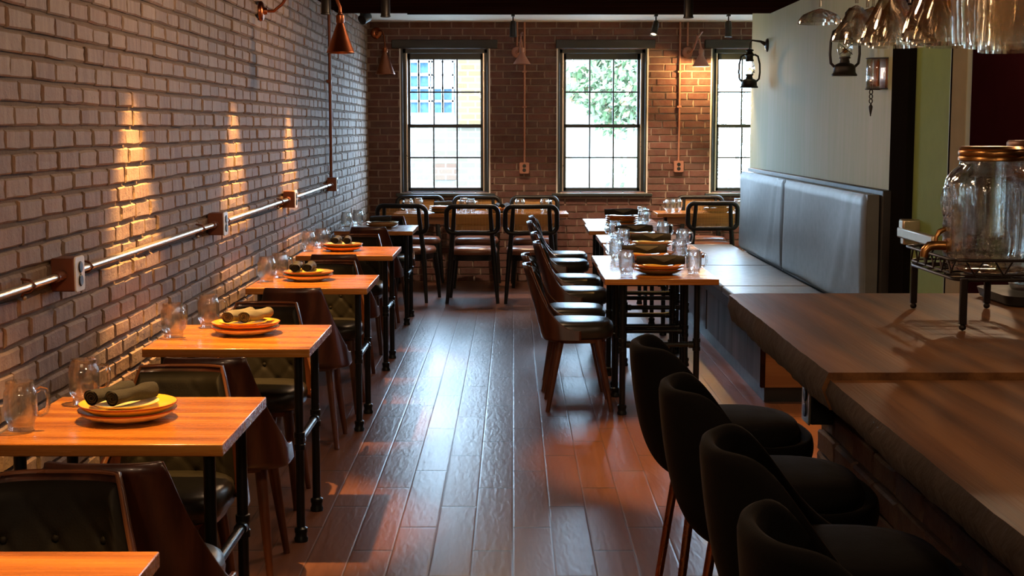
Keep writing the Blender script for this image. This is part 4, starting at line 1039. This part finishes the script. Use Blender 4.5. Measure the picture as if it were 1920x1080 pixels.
j2 = thing('drink_dispenser', 'second glass dispenser with a copper lid behind the brass lidded jar', 'dispenser', (1.455, 3.86, CT + .03))
MB().lathe([(.001, .002), (.088, .002), (.096, .02), (.096, .31), (.088, .345), (.074, .36), (.074, .385), (.07, .385), (.07, .36), (.09, .31), (.09, .02), (.001, .012)], 36).build('jar', 'jar', j2, ang=70)
MB().lathe([(.11, .382), (.113, .386), (.113, .402), (.108, .408), (.001, .409)], 36).build('lid', 'copper_dark', j2)
t2 = thing('serving_tray', 'low black tray under the second glass dispenser', 'tray', (1.455, 3.86, CT))
MB().loft([[Vector((p[0], p[1], 0)) for p in rrect(.27, .27, .04)], [Vector((p[0], p[1], .004)) for p in rrect(.285, .285, .045)], [Vector((p[0], p[1], .028)) for p in rrect(.30, .30, .05)]]).build('tray', 'black', t2)

# ------------------------------------------------------------------ stemware hanging over the bar
rk = thing('glass_rack', 'dark hanging rack above the bar holding the upside down stemware', 'rack', (0, 0, 0))
RZ = 1.925
for i in range(4): MB().box(.53 + .2 * i, .53 + .2 * i + .195, 1.55, 3.95, RZ + .0006, RZ + .02).build('slotted_board', 'darkwood', rk, bevel=.002)
for y in (1.6, 3.9): MB().box(.50, 1.36, y - .02, y + .02, RZ + .02, RZ + .05).build('cross_bar', 'darkwood', rk, bevel=.002)
for x in (.55, 1.27):
    for y in (1.6, 3.9): MB().tube([(x, y, RZ + .05), (x, y, ZD)], .006, 8).build('hanger_rod', 'blackmetal', rk)
def stem(bowl, foot=.034, name='wine_glass', cat='glass'):
    t = thing(name, 'x', cat)
    # hung from the foot: origin at the foot's underside on the rail, the bowl below
    H = bowl[-1][1]
    MB().lathe([(.001, .004), (foot, .0015), (foot, .0), (.012, -.006), (.0045, -.016), (.0038, -.03)], 24).build('foot', 'wine', t, ang=70)
    MB().tube([(0, 0, -.028), (0, 0, bowl[0][1] + .004)], .0037, 8).build('stem', 'wine', t)
    ins = [(max(.001, r - .0016), z) for r, z in reversed(bowl)]
    MB().lathe(bowl + ins, 32, cap=False).build('bowl', 'wine', t, ang=75)
    return Proto(t)
WG = {'coupe': stem([(.003, -.062), (.02, -.067), (.045, -.078), (.055, -.09), (.0575, -.102)], .034, 'coupe_glass')}
def flare(L, r, dep): return [(.003, -(L - dep - .012)), (.014, -(L - dep - .006)), (r * .52, -(L - dep * .78)), (r * .82, -(L - dep * .42)), (r * .97, -(L - dep * .12)), (r, -L)]
for nm, L, r, dep in (('far', .195, .050, .062), ('mid', .222, .052, .085), ('close', .238, .052, .10)): WG[nm] = stem(flare(L, r, dep), .036)
WG['big'] = stem([(.003, -.085), (.02, -.09), (.038, -.108), (.048, -.135), (.0505, -.165), (.0485, -.215), (.045, -.266)], .038)
colx = [.565 + .105 * i + .0175 for i in range(8)]
place = []
for (x, y) in ((.81, 3.80), (.94, 3.76), (1.07, 3.80), (1.2, 3.76)): place.append(('coupe', x, y))
for x in (.715, .825, .935, 1.045): place += [('far', x, 3.0), ('far', x + .05, 3.11)]
for x in (.685, .795, .905, 1.015): place += [('mid', x, 2.62), ('mid', x + .045, 2.74)]
for x in (.66, .77, .88): place += [('close', x, 2.25), ('close', x + .05, 2.37)]
for (x, y) in ((.665, 1.97), (.775, 1.97), (.72, 2.08), (.83, 2.08), (.615, 1.86)): place.append(('big', x, y))
rowname = {'coupe': 'shallow coupe glass hanging upside down at the end of the rack nearest the plastered wall', 'far': 'flared glass hanging upside down in the dense middle rows of the rack', 'mid': 'flared glass hanging upside down in the dense middle rows of the rack', 'close': 'flared glass hanging upside down in the dense middle rows of the rack', 'big': 'large wine glass hanging upside down at the photo edge of the rack'}
for (k, x, y) in place:
    WG[k].put((x, y, RZ), rnd.uniform(0, 6), rowname[k], 'hanging ' + {'coupe': 'coupes', 'far': 'flared glasses', 'mid': 'flared glasses', 'close': 'flared glasses', 'big': 'large wine glasses'}[k])

# ------------------------------------------------------------------ light
def spot(loc, e, ang, blend, color, size=.02, rot=(0, 0, 0)):
    l = bpy.data.lights.new('spot_lamp', 'SPOT'); l.energy = e; l.spot_size = R(ang); l.spot_blend = blend; l.color = color; l.shadow_soft_size = size
    o = bpy.data.objects.new('spot_lamp', l); C.objects.link(o); o.location = loc; o.rotation_euler = tuple(R(a) for a in rot); return o
def point(loc, e, color, size=.03):
    l = bpy.data.lights.new('lamp', 'POINT'); l.energy = e; l.color = color; l.shadow_soft_size = size
    o = bpy.data.objects.new('lamp', l); C.objects.link(o); o.location = loc; return o
WARM = (1.0, .51, .145); WARM2 = (1.0, .68, .42)
for y, e in ((2.35, 230), (3.9, 230), (5.45, 400), (7.42, 380), (9.25, 330)):
    spot((-1.2 if y > 5 else -.92, y, ZD - .225), e, 48, .55, WARM)
for y, e in ((6.55, 280), (8.1, 60), (9.55, 50)):
    spot((1.1625, y, ZD - .225), e, 56, .4, WARM)
spot((0, 13.2, ZC - .235), 100, 96, .5, WARM2); spot((1.975, 13.2, ZC - .235), 130, 96, .5, WARM2); spot((1.31, 13.22, ZC - .22), 90, 60, .5, WARM2, rot=(28, 0, 0))
point((1.845, YB - .26, 2.11), 24, (1, .58, .2), .02)
for (x, y, e) in ((1.55, 1.3, 12), (2.0, 3.85, 12), (1.9, 5.6, 12)): point((x, y, ZD - .34), e, WARM2, .03)
# unseen warm lamps added behind the camera to lift the ambient light
for (x, y, e) in ((-.6, -1.4, 55), (.6, -1.4, 20)): point((x, y, 2.25), e, (1, .70, .45), .12)
for k, (y, e) in enumerate(((2.6, 26), (5.6, 34), (8.6, 34))):  # out of view ceiling lights, added as fill for the brick wall
    t = thing('fill_ceiling_light', 'added unseen opal fill light on the ceiling over the aisle, ' + ['nearest', 'middle', 'farthest'][k], 'light', (-.15, y, ZD), 0, 'added aisle fill lights')
    MB().lathe([(.001, 0), (.14, 0), (.145, -.02), (.135, -.025)], 32, cap=False).build('base', 'blackmetal', t)
    MB().lathe([(.134, -.02), (.12, -.05), (.07, -.062), (.001, -.065)], 32, cap=False).build('diffuser', 'lens', t)
    point((-.15, y, ZD - .16), e, (1, .63, .36), .09)
w = bpy.data.worlds.new('sky'); SC.world = w; w.use_nodes = True
w.node_tree.nodes['Background'].inputs[0].default_value = (.51, .745, 1.0, 1); w.node_tree.nodes['Background'].inputs[1].default_value = 26.0
sl = bpy.data.lights.new('sun', 'SUN'); sl.energy = 5.0; sl.angle = R(.6); sl.color = (1, .95, .86)
so = bpy.data.objects.new('sun', sl); C.objects.link(so); so.rotation_euler = (R(50), 0, R(-18))
for (a, b, c, d) in WIN:
    l = bpy.data.lights.new('window_portal', 'AREA'); l.shape = 'RECTANGLE'; l.size = b - a; l.size_y = d - c; l.cycles.is_portal = True
    o = bpy.data.objects.new('window_portal', l); C.objects.link(o); o.location = ((a + b) / 2, YB + .22, (c + d) / 2); o.rotation_euler = (R(-90), 0, 0)

# ------------------------------------------------------------------ camera
cd = bpy.data.cameras.new('camera'); cd.sensor_width = 36; cd.lens = 36 * 2660 / 1920; cd.clip_end = 300; cd.clip_start = .05
co = bpy.data.objects.new('camera', cd); C.objects.link(co); co.location = (0, 0, 1.55)
th = math.atan(300 / 2660.0); co.rotation_euler = (PI / 2 - th, 0, math.atan(2 / 2660.0) * math.cos(th))
SC.camera = co
vs = SC.view_settings; vs.view_transform = 'Standard'; vs.look = 'None'; vs.exposure = 0.43; vs.gamma = 1.0; vs.use_curve_mapping = False
SC.cycles.use_denoising = True
SC.cycles.transparent_max_bounces = 32
SC.cycles.max_bounces = 14; SC.cycles.transmission_bounces = 14; SC.cycles.diffuse_bounces = 5; SC.cycles.glossy_bounces = 5
SC.cycles.sample_clamp_indirect = 8.0
SC.cycles.caustics_reflective = False
